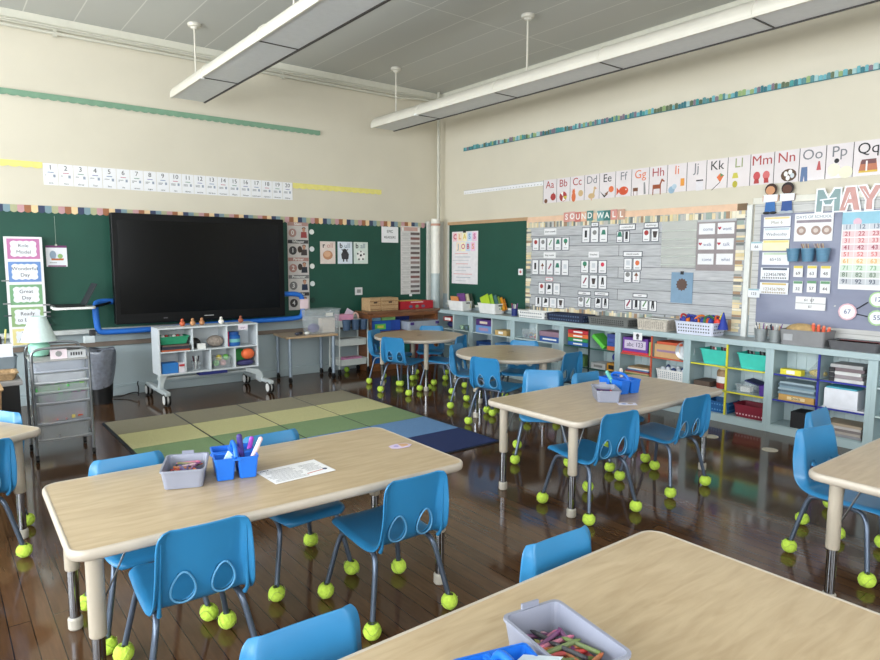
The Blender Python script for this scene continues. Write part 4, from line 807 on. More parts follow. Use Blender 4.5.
for k, (yc, lab) in enumerate(((2.978, 'teal bin at upper left of the yellow-edged unit'), (2.637, 'teal bin at upper right of the yellow-edged unit'))):
    t = tray_thing('teal_bin', lab, 'bin', xf+.1, yc, S1, .19, .265, .13, m_teal, 0, .004, .025, .006, group='teal bins')
    for j in range(8):
        o = MB().tube([(xf+.05+.02*(j % 4), yc-.1+.026*j, S1+.11), (xf+.08+.02*(j % 4), yc-.08+.026*j, S1+.14)], .008, [WH, C(160, 50, 60), GRY, INK][j % 4] if k == 0 else [GRY, INK][j % 2], 6).build('small_tool'); tag(o, 'small item heaped in the %s teal bin' % ('left' if k == 0 else 'right'), 'toy', 'items in the %s teal bin' % ('left' if k == 0 else 'right'))
    for s in (-1, 1): MB().box(-.07, s*.07, -.0, .03, .02, .006, m_teal).build('foot', t)
t = thing('plastic_jar', 'large clear jar with a white label and red and tan contents', 'jar', (xf+.08, 2.905, S2)); MB().lathe([(.058, 0), (.064, .01), (.064, .15), (.05, .17)], M((170, 140, 110), .2, .25, 30, alpha=.9), seg=24).build('jar_body', t); MB().lathe([(.0645, .005), (.0645, .05)], M((150, 50, 44), .3, .35, 50), seg=24, cap=False).build('jar_contents', t); MB().lathe([(.0655, .055), (.0655, .11)], PAPER, seg=24, cap=False).build('jar_label', t); MB().lathe([(.05, .17), (.052, .172), (.052, .19), (0, .192)], C(206, 196, 150), seg=24).build('lid', t)
bx('brown_case', 'dark brown case lying left of the jar', 'case', xf, xf+.2, 3.0, 3.15, S2, S2+.05, C(90, 74, 64))
t = tray_thing('clear_tub', 'clear tub with a white lid edge in the yellow-edged unit', 'tub', xf+.09, 2.69, S2, .17, .17, .075, m_clr); o = tag(MB().box(0, 0, .02, .06, .08, .04, WH).build('white_eraser', None, (xf+.07, 2.7, S2+.008)), 'white block inside the clear tub', 'block'); o = tag(MB().box(0, 0, .0, .15, .12, .012, C(30, 36, 90)).build('navy_folder', None, (xf+.1, 2.64, S2+.095), (R(12), 0, 0)), 'navy folder resting on the clear tub', 'folder')
t = thing('purple_cup', 'purple cup at the right of the yellow-edged unit', 'cup', (xf+.05, 2.545, S2)); MB().lathe([(.034, 0), (.04, .085), (.037, .085), (.031, .004), (0, .004)], C(90, 56, 150), cap=False).build('cup_body', t)
tray_thing('plastic_basket', 'maroon perforated basket on the bottom shelf of the yellow-edged unit', 'basket', xf+.1, 2.635, S0, .2, .28, .11, C(130, 28, 50), 0, .004, .014, .006, holes=(C(220, 180, 190), 1, 9, .012))
tray_thing('plastic_basket', 'blue perforated basket on the bottom shelf of the yellow-edged unit', 'basket', xf+.1, 2.93, S0, .2, .22, .1, C(24, 90, 150), 0, .004, .014, .006, holes=(C(90, 150, 200), 2, 8, .012))
bx('yellow_box', 'small yellow box on the top shelf of the blue-edged unit', 'box', xf, xf+.07, 2.24, 2.4, S1, S1+.045, C(226, 214, 60), (.4, .6), WH)
t = thing('snack_bag', 'clear bag of yellow and red pieces in the blue-edged unit', 'bag', (xf+.09, 2.15, S1)); MB().sph((0, 0, .03), .04, M((216, 190, 90), .5, .4, 60, .5), 12, 8, (1.2, 1.7, .75)).build('bag_contents', t); MB().lathe([(.07, .005), (.066, .05), (.03, .1), (.012, .125)], m_clr, seg=12).build('bag_film', t)
for k in range(5): bx('paper_stack', 'stack of clipped white papers, layer %s' % ['lowest', 'second', 'middle', 'fourth', 'top'][k], 'papers', xf-.005+.004*(k % 2), xf+.18, 1.80+.01*(k % 3), 2.03-.008*(k % 2), S1+.001+.027*k, S1+.0265+.027*k, [C(206, 206, 206), C(150, 140, 144), C(214, 214, 214), C(120, 104, 108), C(170, 170, 172)][k], group='clipped papers')
for k in range(3): o = tag(MB().box(0, 0, 0, .02, .035, .03, INK).build('binder_clip', None, (xf-.012, 2.015, S1+.02+.035*k)), 'black binder clip on the paper stack, %s' % ['lowest', 'middle', 'topmost'][k], 'clip', 'binder clips')
bx('cereal_box', 'flat tan box with white lettering in the blue-edged unit', 'box', xf-.005, xf+.16, 2.13, 2.4, S2+.001, S2+.05, C(206, 160, 90), (.5, .5), C(230, 206, 160), txt='Snack', ts=.03)
for k in range(6): bx('plastic_folder', 'blue-grey folder in the pile above the tan box, %s' % ['lowest', 'second', 'third', 'fourth', 'fifth', 'topmost'][k], 'folder', xf+.004*(k % 2), xf+.18, 2.12+.008*(k % 3), 2.41-.01*(k % 2), S2+.051+.017*k, S2+.067+.017*k, [C(130, 156, 170), C(96, 116, 130), C(160, 180, 190)][k % 3], group='folder pile')
bx('white_box', 'big plain white box on the middle shelf of the blue-edged unit', 'box', xf-.008, xf+.14, 1.83, 2.06, S2+.013, S2+.155, C(230, 232, 240)); bx('white_board', 'flat white board under the big white box', 'board', xf-.01, xf+.18, 1.78, 2.07, S2+.001, S2+.012, C(226, 226, 232)); bx('teal_folder', 'teal folder lying on the big white box', 'folder', xf-.006, xf+.14, 1.84, 2.05, S2+.156, S2+.168, C(80, 170, 190))
for k in range(5): bx('paper_folder', 'folder in the bottom pile of the blue-edged unit, %s' % ['lowest', 'second', 'middle', 'fourth', 'topmost'][k], 'folder', xf+.002*(k % 2), xf+.2, 1.79+.006*(k % 2), 2.06, S0+.001+.02*k, S0+.0205+.02*k, [C(150, 150, 156), C(180, 170, 160), C(130, 120, 120), C(196, 190, 186), C(176, 158, 136)][k], group='bottom folder pile')
bx('black_case', 'black case behind the chairs on the bottom shelf of the blue-edged unit', 'case', xf, xf+.18, 2.13, 2.3, S0, S0+.13, C(24, 24, 28))

# ================================================================== SCREEN WALL
m_bez = M((8, 9, 11), .4, .05, spec=.25); m_scr = M((5, 7, 10), .2, .02, spec=.25)
t = thing('interactive_display', 'very large black flat screen in front of the green chalkboard', 'screen', (2.285, 6.93, 0))
MB().bb(-.885, .885, 0, .085, .745, 1.83, m_bez).build('bezel', t, bevel=.008)
MB().bb(-.835, .82, -.002, .001, .845, 1.765, m_scr).build('screen_panel', t)
MB().box(.02, -.001, .795, .1, .002, .006, C(190, 190, 190)).build('brand_mark', t); MB().box(-.42, -.001, .79, .04, .002, .008, C(110, 110, 114)).build('port_icons', t)
MB().bb(-.3, .3, .085, .24, 1.0, 1.5, m_bez).build('wall_bracket', t)
m_bt = C(30, 106, 200)
t = thing('blue_tube_frame', 'blue tubular rail running below and beside the large screen', 'frame', (0, 7.06, 0))
MB().tube(smoothpath([(1.50, 0, .96), (1.27, 0, .975), (1.235, -.06, .93), (1.245, -.06, .75), (1.255, -.06, .69), (1.3, -.06, .67), (1.8, -.06, .675)], 3), .028, m_bt, 14).build('left_tube', t)
MB().tube(smoothpath([(1.8, -.06, .675), (2.3, -.06, .69), (2.9, -.06, .70), (3.33, -.06, .70), (3.41, -.06, .72), (3.42, -.06, .8), (3.42, -.06, .93), (3.38, -.06, .985), (3.18, -.06, .99)], 3), .028, m_bt, 14).build('right_tube', t)
MB().box(1.17, -.07, .615, .1, .05, .07, C(206, 214, 216)).build('control_box', t, bevel=.008); MB().box(1.2, -.07, .675, .05, .05, .06, INK).build('cable_knot', t, bevel=.01)
MB().box(3.42, -.1, .87, .1, .012, .11, C(222, 200, 206)).build('paper_tag', t)
t = thing('laptop_tray', 'white swing-out tray beside the screen carrying the open laptop', 'tray', (1.02, 6.8, .93)); MB().prism(rrect(.17, .14, .05), 0, .02, WHITE).build('tray_plate', t); MB().tube([(.2, .06, .01), (.3, .16, .02), (.36, .25, .03)], .014, BLACK, 8).build('arm', t)
t = thing('laptop', 'black laptop standing open on the white tray left of the screen', 'laptop', (1.0, 6.8, .951)); MB().box(-.02, 0, .008, .24, .26, .014, BLACK).build('base', t, bevel=.003); MB().box(.155, 0, .11, .22, .26, .008, C(34, 38, 44), ry=R(-62)).build('lid', t, bevel=.003)

# white cubby on a wheeled base in front of the screen
m_cub = M((206, 212, 216), .45, .03)
t = thing('rolling_cubby', 'white seven-compartment cubby on grey casters under the screen', 'cubby', (2.168, 6.5, 0))
MB().bb(-.495, .495, 0, .25, .712, .727, m_cub).build('top_board', t, bevel=.002); MB().bb(-.495, .495, 0, .25, .268, .283, m_cub).build('bottom_board', t, bevel=.002)
for s in (-1, 1): MB().bb(s*.495-.0075*s-.0075, s*.495-.0075*s+.0075, 0, .25, .283, .712, m_cub).build('side_board', t, bevel=.002)
MB().bb(-.48, .48, 0, .25, .486, .498, m_cub).build('middle_shelf', t); MB().bb(-.48, .48, .24, .25, .283, .712, m_cub).build('back_board', t)
for x in (-.175, .168): MB().bb(x-.006, x+.006, 0, .24, .498, .712, m_cub).build('upper_divider', t)
for x in (-.248, -.004, .246): MB().bb(x-.006, x+.006, 0, .24, .283, .486, m_cub).build('lower_divider', t)
m_leg = M((190, 198, 200), .4, .03)
for s, fx in ((-1, .478), (1, .55)):
    # swept leg
    b = MB(); P = [(s*.36, .268, .27), (s*.47, .268, .262), (s*.5, .2, .24), (s*.52, .12, .24)]
    prof = [(.36, .262), (.5, .24), (.545, .19), (.55, .11), (.52, .09), (.49, .12), (.47, .18), (.36, .225)]
    vs = []
    n = len(prof)
    for yy_ in (-.15, .5):
        vs += [(s*x, yy_, z) for x, z in prof]
    if s < 0: prof = [(.40, .268), (.495, .268), (.492, .2), (.505, .12), (.49, .095), (.455, .11), (.45, .19), (.43, .24)]
    vs = [(s*x, .02, z) for x, z in prof]+[(s*x, .09, z) for x, z in prof]
    b.add(vs, [tuple(range(n)), tuple(range(n, 2*n))[::-1]]+[(i, n+i, n+(i+1) % n, (i+1) % n) for i in range(n)], m_leg); b.build('leg', t, bevel=.006)
    MB().box(s*fx, .17, .12, .05, .72, .04, m_leg).build('foot_beam', t, bevel=.01)
    for yy_ in (-.14, .5):
        c = MB(); c.tube([(s*fx-.026, yy_, .06), (s*fx-.01, yy_, .06)], .058, BLACK, 24); c.tube([(s*fx+.01, yy_, .06), (s*fx+.026, yy_, .06)], .058, BLACK, 24); cc = c.build('caster', t)
        MB().tube([(s*fx-.029, yy_, .06), (s*fx+.029, yy_, .06)], .043, WHITE, 20).build('hub', cc); MB().box(s*fx, yy_+.01, .1, .02, .06, .03, m_leg).build('fork', cc, bevel=.005)
MB().box(0, .1, .225, .98, .05, .02, m_leg).build('cross_beam', t)
MB().bb(-.12, .16, -.0, .1, .236, .266, C(30, 40, 110)).build('under_tray', t)
ys_ = 6.51; cz1, cz0 = .4985, .2835
def cx(x): return x
t = tray_thing('green_bin', 'green bin in the upper left compartment of the white cubby', 'bin', 1.83, 6.62, cz1+.065, .28, .19, .075, C(44, 150, 110), 0, .004, .02, .006)
for k in range(6): tag(MB().sph((0, 0, 0), .02, [WH, C(170, 60, 60), GRY][k % 3], 8, 6).build('small_toy', None, (1.74+.035*k, 6.6, cz1+.135)), 'small toy heaped in the green bin of the cubby', 'toy', 'toys in the green bin')
for k in range(4): bx('magazine', 'dark magazine in the pile under the green bin, %s' % ['lowest', 'second', 'third', 'topmost'][k], 'magazine', 1.70+.004*k, 1.965-.006*(k % 2), ys_-.005, ys_+.17, cz1+.001+.015*k, cz1+.0155+.015*k, [C(190, 90, 50), C(60, 60, 70), C(40, 44, 60), C(110, 90, 80)][k], group='magazines under the green bin')
tag(MB().sph((0, 0, .05), .055, BLACK, 12, 8, (1.1, 1, 1)).build('black_hat', None, (2.05, 6.63, cz1)), 'black rounded hat in the upper middle compartment', 'hat')
bx('white_card_box', 'small white box in front of the black hat', 'box', 2.045, 2.12, ys_, ys_+.04, cz1, cz1+.055, WH)
tag(MB().sph((0, 0, .06), .065, M((150, 138, 128), .8, .3, 50, .6), 14, 10, (1.3, 1, .9)).build('knit_hat', None, (2.245, 6.6, cz1)), 'grey-brown knitted hat in the upper middle compartment', 'hat')
t = thing('blue_tub', 'round blue tub with yellow lettering in the upper right compartment', 'tub', (2.43, 6.58, cz1)); MB().lathe([(.06, 0), (.066, .01), (.066, .1), (.05, .115)], C(30, 100, 180), seg=24).build('tub_body', t); MB().lathe([(.05, .115), (.054, .117), (.054, .145), (0, .148)], C(26, 84, 160), seg=24).build('tub_lid', t); MB().lathe([(.0668, .04), (.0668, .075)], C(120, 190, 190), seg=24, cap=False).build('tub_label', t)
bx('pink_book', 'pink and red book beside the blue tub', 'book', 2.355, 2.37, 6.54, 6.66, cz1, cz1+.15, C(200, 50, 90))
t = MB().box(0, 0, 0, .1, .05, .002, C(230, 220, 230)).build('name_label'); t.location = (2.5, 6.494, .69); t.rotation_euler = ROTA; tag(t, 'white label card hanging on the cubby above the blue tub', 'card'); text('toys', .03, C(120, 80, 140), t, 0, 0, .0014)
bx('tissue_box', 'blue and white tissue box in the lower left compartment', 'box', 1.70, 1.85, ys_, ys_+.12, cz0, cz0+.1, C(40, 120, 196)); bx('first_aid_box', 'white and red box beside the blue tissue box', 'box', 1.855, 1.91, ys_, ys_+.1, cz0, cz0+.095, C(226, 220, 226), None); tag(MB().box(0, 0, .012, .05, .004, .02, C(190, 50, 60)).build('red_card', None, (1.882, ys_-.004, cz0+.06)), 'small red card in front of the white box', 'card')
t = thing('glass_cup', 'clear cup of markers in the lower compartment of the cubby', 'cup', (2.04, 6.58, cz0)); MB().lathe([(.04, 0), (.048, .09), (.046, .09), (.038, .004), (0, .004)], m_clr, cap=False).build('cup_body', t)
for k in range(6): tag(MB().tube([(2.04+.01*math.cos(k), 6.58+.01*math.sin(k), cz0+.01), (2.04+.03*math.cos(k*1.1), 6.58+.03*math.sin(k*1.1), cz0+.14)], .006, [C(90, 30, 50), WH, INK][k % 3], 6).build('marker_pen'), 'marker standing in the clear cup of the cubby', 'marker', 'markers in the cubby cup')
t = tray_thing('clear_bin', 'clear bin of green and yellow toys in the cubby', 'bin', 2.29, 6.6, cz0, .19, .16, .12, m_clr)
for k in range(4): tag(MB().sph((0, 0, 0), .032, [C(90, 190, 70), C(226, 206, 80), C(220, 160, 160), C(120, 200, 90)][k], 10, 8).build('toy_ball', None, (2.24+.035*k, 6.57+.02*(k % 2), cz0+.05+.05*(k % 2))), '%s toy ball in the clear bin of the cubby' % ['green', 'yellow', 'pink', 'light green'][k], 'ball', 'toy balls in the cubby')
tag(MB().sph((0, 0, .085), .082, C(70, 170, 90), 16, 10, (1.1, .7, 1)).build('stuffed_toy', None, (2.52, 6.67, cz0)), 'round green soft toy in the lower right compartment', 'toy'); tag(MB().sph((0, 0, .122), .064, C(236, 110, 60), 16, 10, (1.1, .7, .9)).build('orange_soft_toy', None, (2.565, 6.55, cz0)), 'orange soft toy in front of the green one', 'toy'); tag(MB().sph((0, 0, .032), .045, C(60, 60, 110), 12, 8, (2.2, 1, .7)).build('dark_scarf', None, (2.535, 6.555, cz0)), 'dark patterned scarf under the orange soft toy', 'scarf')
for k, (x, c_, nm) in enumerate(((1.93, (196, 96, 60), 'orange'), (2.03, (190, 140, 96), 'tan'), (2.12, (176, 124, 84), 'light brown'), (2.315, (230, 226, 216), 'white'), (2.52, (150, 84, 60), 'brown'))):
    t = MB().sph((0, 0, .026), .026, M(c_, .6), 12, 8, (1.1, 1, 1)).sph((0, 0, .06), .016, M(c_, .6), 10, 8).build('little_figurine', None, (x, 6.6, .7272)); tag(t, 'tiny %s rounded figurine standing on the white cubby' % nm, 'figurine', 'figurines on the cubby'); MB().box(0, -.016, .06, .012, .006, .004, INK).build('face_mark', t)

# small table right of the cubby
t = thing('side_table', 'small wood-topped table on grey caster legs right of the screen', 'table', (3.4, 6.89, 0))
MB().prism([(-.34, -.23), (.3, -.23), (.34, .23), (-.3, .23)], .505, .53, woodmat('pale_oak', (190, 164, 132), (176, 148, 116), (1, 8, 1))).build('tabletop', t, bevel=.006)
for x, y in ((-.28, -.17), (.25, -.2), (-.26, .2), (.3, .2)):
    l = MB().lathe([(.02, .07), (.02, .505)], M((150, 164, 178), .35, metal=.3), (x, y, 0), 12).build('leg', t); c = MB().tube([(x-.012, y, .028), (x+.012, y, .028)], .027, BLACK, 16).box(x, y+.005, .055, .02, .03, .04, C(60, 60, 64)).build('caster', l)
t = thing('clear_storage_box', 'clear lidded plastic box of supplies on the small table', 'box', (3.575, 6.85, .5305)); MB().tray(.4, .24, .27, .004, .02, m_clr).build('box_body', t); MB().prism(rrect(.208, .126, .02), .27, .285, m_clr).build('lid', t); MB().box(.05, -.119, .22, .09, .002, .04, C(206, 206, 200)).build('box_label', t)
bx('cardboard_pack', 'cream pack inside the clear storage box', 'box', 3.57, 3.73, 6.79, 6.90, .536, .7, C(222, 206, 190)); tag(MB().sph((0, 0, .056), .06, C(90, 74, 140), 12, 8, (1.2, 1, .9)).build('purple_bundle', None, (3.475, 6.84, .536)), 'purple bundle inside the clear storage box', 'bag')
for k in range(3): tag(MB().sph((0, 0, .02), .022, [C(60, 64, 80), C(40, 40, 50), WH][k], 10, 8, (1.4, 1, .8)).build('small_item', None, (3.22+.06*k, 6.74+.04*(k % 2), .531)), '%s small item left of the clear box on the table' % ['grey', 'black', 'white'][k], 'item', 'small items on the side table')

# three-tier cart
m_cart = M((206, 212, 208), .4, .03)
t = thing('utility_cart', 'white three-tier rolling cart beside the wooden bookcase', 'cart', (4.0, 6.94, 0))
for z in (.11, .35, .58): MB().tray(.38, .26, .075, .003, .006, m_cart, z=z, rim=.004).build('tier_tray', t)
for sx in (-1, 1):
    for sy in (-1, 1):
        MB().tube([(sx*.2, sy*.12, .07), (sx*.195, sy*.12, .66)], .01, m_cart, 8).build('post', t)
        c = MB().tube([(sx*.2-.01, sy*.12, .03), (sx*.2+.01, sy*.12, .03)], .03, BLACK, 16).box(sx*.2, sy*.12, .06, .015, .03, .03, BLACK); c.build('caster', t)
for k, x in enumerate((3.86, 3.98, 4.09)):
    o = MB().lathe([(.042, 0), (.054, .12), (.057, .12), (.05, .118), (.04, .004), (0, .004)], C(52, 74, 100), seg=16, cap=False).build('hanging_cup', None, (x, 6.745, .55)); tag(o, 'dark blue cup hanging on the cart front, %s' % ['left', 'middle', 'right'][k], 'cup', 'cups hanging on the cart')
bx('pink_bin', 'pink box on the top tier of the cart', 'box', 3.84, 4.02, 6.86, 7.0, .59, .725, C(216, 150, 180)); o = tag(MB().box(0, 0, 0, .1, .01, .09, C(206, 190, 206)).build('pink_card', None, (4.0, 6.93, .735), (0, R(30), 0)), 'pale card leaning out of the pink box', 'card')
tag(MB().tube([(4.09+.04*math.cos(a), 6.93, .665+.07*math.sin(a)) for a in [PI*i/10 for i in range(11)]], .011, C(230, 190, 176), 8).build('white_headband', None), 'white and pink headband standing on the cart top tier', 'headband')
for k in range(3): bx('pink_folder', 'pink folder on the lowest cart tier, %s' % ['lowest', 'middle', 'top'][k], 'folder', 3.87+.02*k, 4.13, 6.85, 6.98, .12+.026*k, .145+.026*k, C(206, 140, 176), group='pink folders on the cart')
for k in range(2): bx('papers', 'papers on the middle cart tier, %s' % ['lower', 'upper'][k], 'papers', 3.86, 4.1, 6.86, 7.0, .36+.035*k, .394+.035*k, C(200, 204, 204), group='papers on the cart')
tag(MB().sph((0, 0, .034), .034, C(150, 196, 60), 12, 8).build('tennis_ball', None, (3.99, 6.98, 0)), 'tennis ball lying on the floor under the cart', 'ball')

# wooden bookcase
m_oak = woodmat('brown_oak', (132, 84, 48), (108, 64, 36), (2, 2, 10), .3)
t = thing('bookcase', 'low brown wooden bookcase in the far corner', 'bookcase', (4.77, 6.95, 0))
MB().bb(-.59, .54, -.15, .15, .718, .748, woodmat('oak_top', (126, 88, 60), (104, 68, 46), (1, 8, 1), .25)).build('top_board', t, bevel=.004)
for x in (-.53, .5): MB().bb(x-.018, x+.018, -.13, .145, 0, .718, m_oak).build('side_board', t)
MB().bb(-.51, .48, .13, .145, .06, .718, m_oak).build('back_board', t); MB().bb(-.51, .48, -.12, .13, .06, .09, m_oak).build('bottom_shelf', t); MB().bb(-.51, .48, -.13, -.12, 0, .06, m_oak).build('plinth', t); MB().bb(-.51, .48, -.12, .13, .47, .49, m_oak).build('middle_shelf', t); MB().bb(-.51, .48, -.14, -.128, .67, .718, m_oak).build('face_rail', t)
zb = .7485
def wicker(x0, x1, lab):
    t = thing('wicker_box', lab, 'box', ((x0+x1)/2+.03, 6.96, zb)); mw = M((180, 148, 108), .75, .25, 70, .6)
    MB().box(0, 0, .08, x1-x0, .2, .16, mw).build('woven_body', t, bevel=.008)
    for z in (.02, .07, .12): MB().box(0, -.101, z, x1-x0-.01, .004, .012, M((150, 116, 80), .8, .3, 60)).build('weave_band', t)
    MB().box(0, -.104, .105, .05, .004, .02, C(70, 50, 36)).build('handle_hole', t)
wicker(4.225, 4.39, 'square wicker box at the left end of the bookcase top'); wicker(4.40, 4.655, 'longer wicker box beside the red game box')
t = bx('game_box', 'long red game box on the bookcase top', 'box', 4.74, 5.27, 6.9, 7.07, zb, zb+.1, C(176, 30, 44)); o = MB().box(0, 0, 0, .2, .014, .001, C(236, 200, 200)).build('white_title', t); o.location = (0, -.0855, .085); o.rotation_euler = ROTA
for k in range(3): o = MB().prism(circ(-.1+.1*k, -.02, .03, ry=.02), 0, .001, [C(90, 96, 130), C(110, 130, 96), C(120, 100, 120)][k]).build('printed_figure', t); o.location = (0, -.0855, .05); o.rotation_euler = ROTA
bx('yellow_folder', 'flat yellow folder lying on the red game box', 'folder', 4.74, 5.1, 6.92, 7.06, zb+.1005, zb+.108, C(206, 170, 80))
bx('blue_bin', 'blue box filling the left of the bookcase middle shelf', 'box', 4.27, 4.56, 6.85, 7.07, .4905, .62, C(26, 84, 170), None); t = MB().box(0, 0, 0, .16, .07, .002, C(90, 180, 80)).build('green_picture_card'); t.location = (4.4, 6.846, .55); t.rotation_euler = ROTA; tag(t, 'green picture card on the front of the blue box', 'card'); MB().box(0, 0, .0015, .09, .03, .0008, YEL).build('card_picture', t)
bx('glass_dish_box', 'pale blue box on top of the blue box', 'box', 4.28, 4.44, 6.9, 7.05, .6205, .665, C(110, 160, 190)); bx('green_box', 'light green box beside the pale blue one', 'box', 4.46, 4.66, 6.9, 7.05, .6205, .668, C(130, 180, 110)); bx('blue_bin', 'second blue box behind the clear tub in the bookcase', 'box', 4.57, 4.72, 6.87, 7.07, .4905, .62, C(30, 70, 160)); bx('navy_case', 'dark navy case at the right of the bookcase shelf', 'case', 4.73, 4.95, 7.0, 7.075, .4905, .65, C(24, 40, 110))
bx('blue_crate', 'tall blue crate on the bottom shelf of the bookcase', 'crate', 4.27, 4.55, 6.85, 7.07, .0905, .44, C(18, 90, 160)); t = MB().box(0, 0, 0, .1, .1, .002, C(90, 170, 90)).build('green_sticker_card'); t.location = (4.4, 6.846, .25); t.rotation_euler = ROTA; tag(t, 'green card on the front of the tall blue crate', 'card')
bx('green_crate', 'dark green crate beside the tall blue crate', 'crate', 4.58, 4.85, 6.85, 7.07, .0905, .4, C(24, 100, 84)); bx('red_crate', 'dark red crate at the lower right of the bookcase', 'crate', 4.88, 5.2, 6.85, 7.07, .0905, .36, C(120, 50, 50))
m_clr2 = M((186, 194, 206), .2, .03, alpha=.75, coat=.3)
t = thing('clear_storage_box', 'wide low clear tub with purple clips jutting from the bookcase', 'box', (4.99, 6.85, .4905)); MB().tray(.5, .27, .1, .004, .015, m_clr2).build('tub_body', t); MB().prism(rrect(.258, .142, .02), .1, .112, m_clr2).build('lid', t)
for s in (-1, 1): MB().box(s*.2, -.145, .085, .05, .012, .035, C(70, 50, 120)).build('clip', t)

# ================================================================== LEFT SIDE
m_chr = M((150, 154, 158), .28, .05, metal=.85)
t = thing('drawer_cart', 'six-drawer translucent storage cart with a metal frame at left', 'cart', (.672, 5.275, 0))
zs = [.70, .613, .538, .472, .396, .255, .143]
m_dr = [M(c, .3, .05, alpha=.36) for c in ((206, 212, 224), (226, 230, 236), (206, 216, 214), (206, 210, 218), (200, 206, 216), (200, 204, 208))]
for k in range(6):
    h = zs[k]-zs[k+1]
    d_ = MB().bb(-.165, .165, -.17, .17, zs[k+1]+.004, zs[k+1]+.0045, m_dr[k]); d_.tray(.325, .34, h-.014, .004, .006, m_dr[k], z=zs[k+1]+.006); d = d_.build('drawer', t)
    MB().tube([(-.16, -.18, zs[k+1]+.012), (-.08, -.197, zs[k+1]+.012), (.08, -.197, zs[k+1]+.012), (.16, -.18, zs[k+1]+.012)], .007, m_dr[k], 8).build('drawer_lip', d)
    MB().bb(-.172, .172, -.176, -.17, zs[k+1]-.003, zs[k+1]+.003, m_chr).build('frame_rail', t)
for s in (-1, 1):
    for y in (-.175, .175): MB().tube([(s*.173, y, .05), (s*.173, y, .70)], .009, m_chr, 10).build('post', t); MB().tube([(s*.173-.01, y, .025), (s*.173+.01, y, .025)], .024, BLACK, 14).build('caster', t)
    MB().tube([(s*.173, -.175, .15), (s*.173, .175, .15)], .006, m_chr, 8).build('side_rail', t)
for y in (-.175, .175): MB().tube(smoothpath([(-.173, y, .69), (-.173, y, .765), (-.11, y, .785), (.11, y, .785), (.173, y, .765), (.173, y, .69)], 3), .009, m_chr, 10).build('top_handle', t)
MB().bb(-.178, .178, -.18, .18, .69, .702, C(160, 160, 158)).build('top_tray', t, bevel=.003)
for k in range(35):
    q = k % 7; z = zs[[2, 3, 4, 4, 4, 2, 3][q]+1]+.024+.014*(k//14); c_ = [C(80, 190, 90), C(90, 200, 120), C(220, 90, 60), C(230, 210, 120), C(200, 150, 150), C(120, 170, 90), C(180, 120, 160)][q]
    o = MB().box(0, 0, 0, .06, .03, .022, c_).build('craft_piece', None, (.545+.0075*k, 5.135+.02*(k % 3), z), (0, R(20*(k % 4)), k)); tag(o, 'coloured craft piece seen through a cart drawer', 'craft piece', 'craft pieces in the drawer cart')
m_mint = M((150, 206, 184), .3, .04); m_shade = M((206, 224, 220), .7, .06, 60)
t = thing('table_lamp', 'mint green lamp with a pale speckled shade on the drawer cart', 'lamp', (.575, 5.33, .7025)); MB().lathe([(.03, 0), (.058, .012), (.07, .045), (.066, .08), (.045, .108), (.02, .118)], m_mint, seg=28).build('lamp_base', t); MB().lathe([(.008, .118), (.008, .15)], m_chr, seg=10).build('lamp_stem', t)
MB().lathe([(.112, .11), (.05, .285), (.048, .285), (.11, .11)], m_shade, seg=32, cap=False).build('lamp_shade', t)
t = MB().box(0, 0, .032, .1, .012, .065, C(230, 214, 220)).build('picture_card_holder', None, (.665, 5.13, .7025), (R(-8), 0, 0)); tag(t, 'small framed card with a grey doodle on the drawer cart', 'card'); o = MB().prism(circ(0, 0, .02, 14), 0, .001, GRY).build('doodle', t); o.location = (0, -.0065, .034); o.rotation_euler = ROTA
t = MB().box(0, 0, .025, .11, .05, .05, C(196, 198, 200)).build('marker_caddy', None, (.775, 5.15, .7025)); tag(t, 'grey marker holder right of the framed card on the cart', 'holder'); b = MB(); [b.box(-.035+.016*k, -.026, .028, .008, .003, .022, INK) for k in range(5)]; b.build('slots', t)
tag(MB().box(0, 0, .02, .2, .12, .04, C(60, 60, 64)).build('black_tray', None, (.72, 5.36, .7025)), 'black tray at the back of the drawer cart top', 'tray')
t = thing('desk', 'black-sided desk with a grey top at the left edge', 'desk', (-.02, 5.36, 0)); MB().bb(-.6, .46, -.3, .3, .555, .585, C(150, 148, 146)).build('desk_top', t, bevel=.004)
MB().bb(-.58, .44, -.295, -.28, .03, .555, BLACK).build('front_panel', t)
for x in (-.57, .4):
    for y in (-.27, .27): MB().bb(x-.015, x+.015, y-.015, y+.015, 0, .555, M((70, 70, 72), .4, metal=.6)).build('leg', t)
MB().bb(-.58, .38, .25, .27, .05, .555, BLACK).build('back_panel', t)
t = tray_thing('wicker_tray', 'round-ended wicker tray on the desk at the left edge', 'basket', .29, 5.2, .5855, .26, .2, .05, M((160, 132, 96), .8, .3, 60, .5), 0, .008, .02, .006)
t = tray_thing('storage_bin', 'slate grey bin on the desk behind the wicker tray', 'bin', .33, 5.42, .5855, .22, .2, .13, C(112, 124, 132), 0, .004, .01, .004); bx('white_box', 'white box resting in the slate grey bin', 'box', .25, .42, 5.36, 5.48, .66, .80, C(226, 228, 236)); bx('black_device', 'black device on top of the white box at left', 'device', .26, .36, 5.38, 5.46, .8005, .85, C(24, 24, 28)); tag(MB().tube([(.37, 5.42, .69), (.39, 5.41, .9)], .006, C(210, 200, 120), 6).build('yellow_pencil'), 'yellow pencil standing behind the white box', 'pencil')
t = tray_thing('wicker_hamper', 'tan wicker hamper on the floor at the left edge', 'basket', .12, 4.72, 0, .34, .34, .62, M((186, 150, 106), .8, .25, 50, .5), 0, .008, .03, .01)
t = thing('trash_can', 'black waste bin lined with a grey plastic bag', 'bin', (1.235, 6.88, 0)); MB().lathe([(.09, 0), (.125, .5), (.122, .5), (.087, .006), (0, .006)], BLACK, seg=24, cap=False).build('bin_body', t); b = MB(); vs = []
n = 28
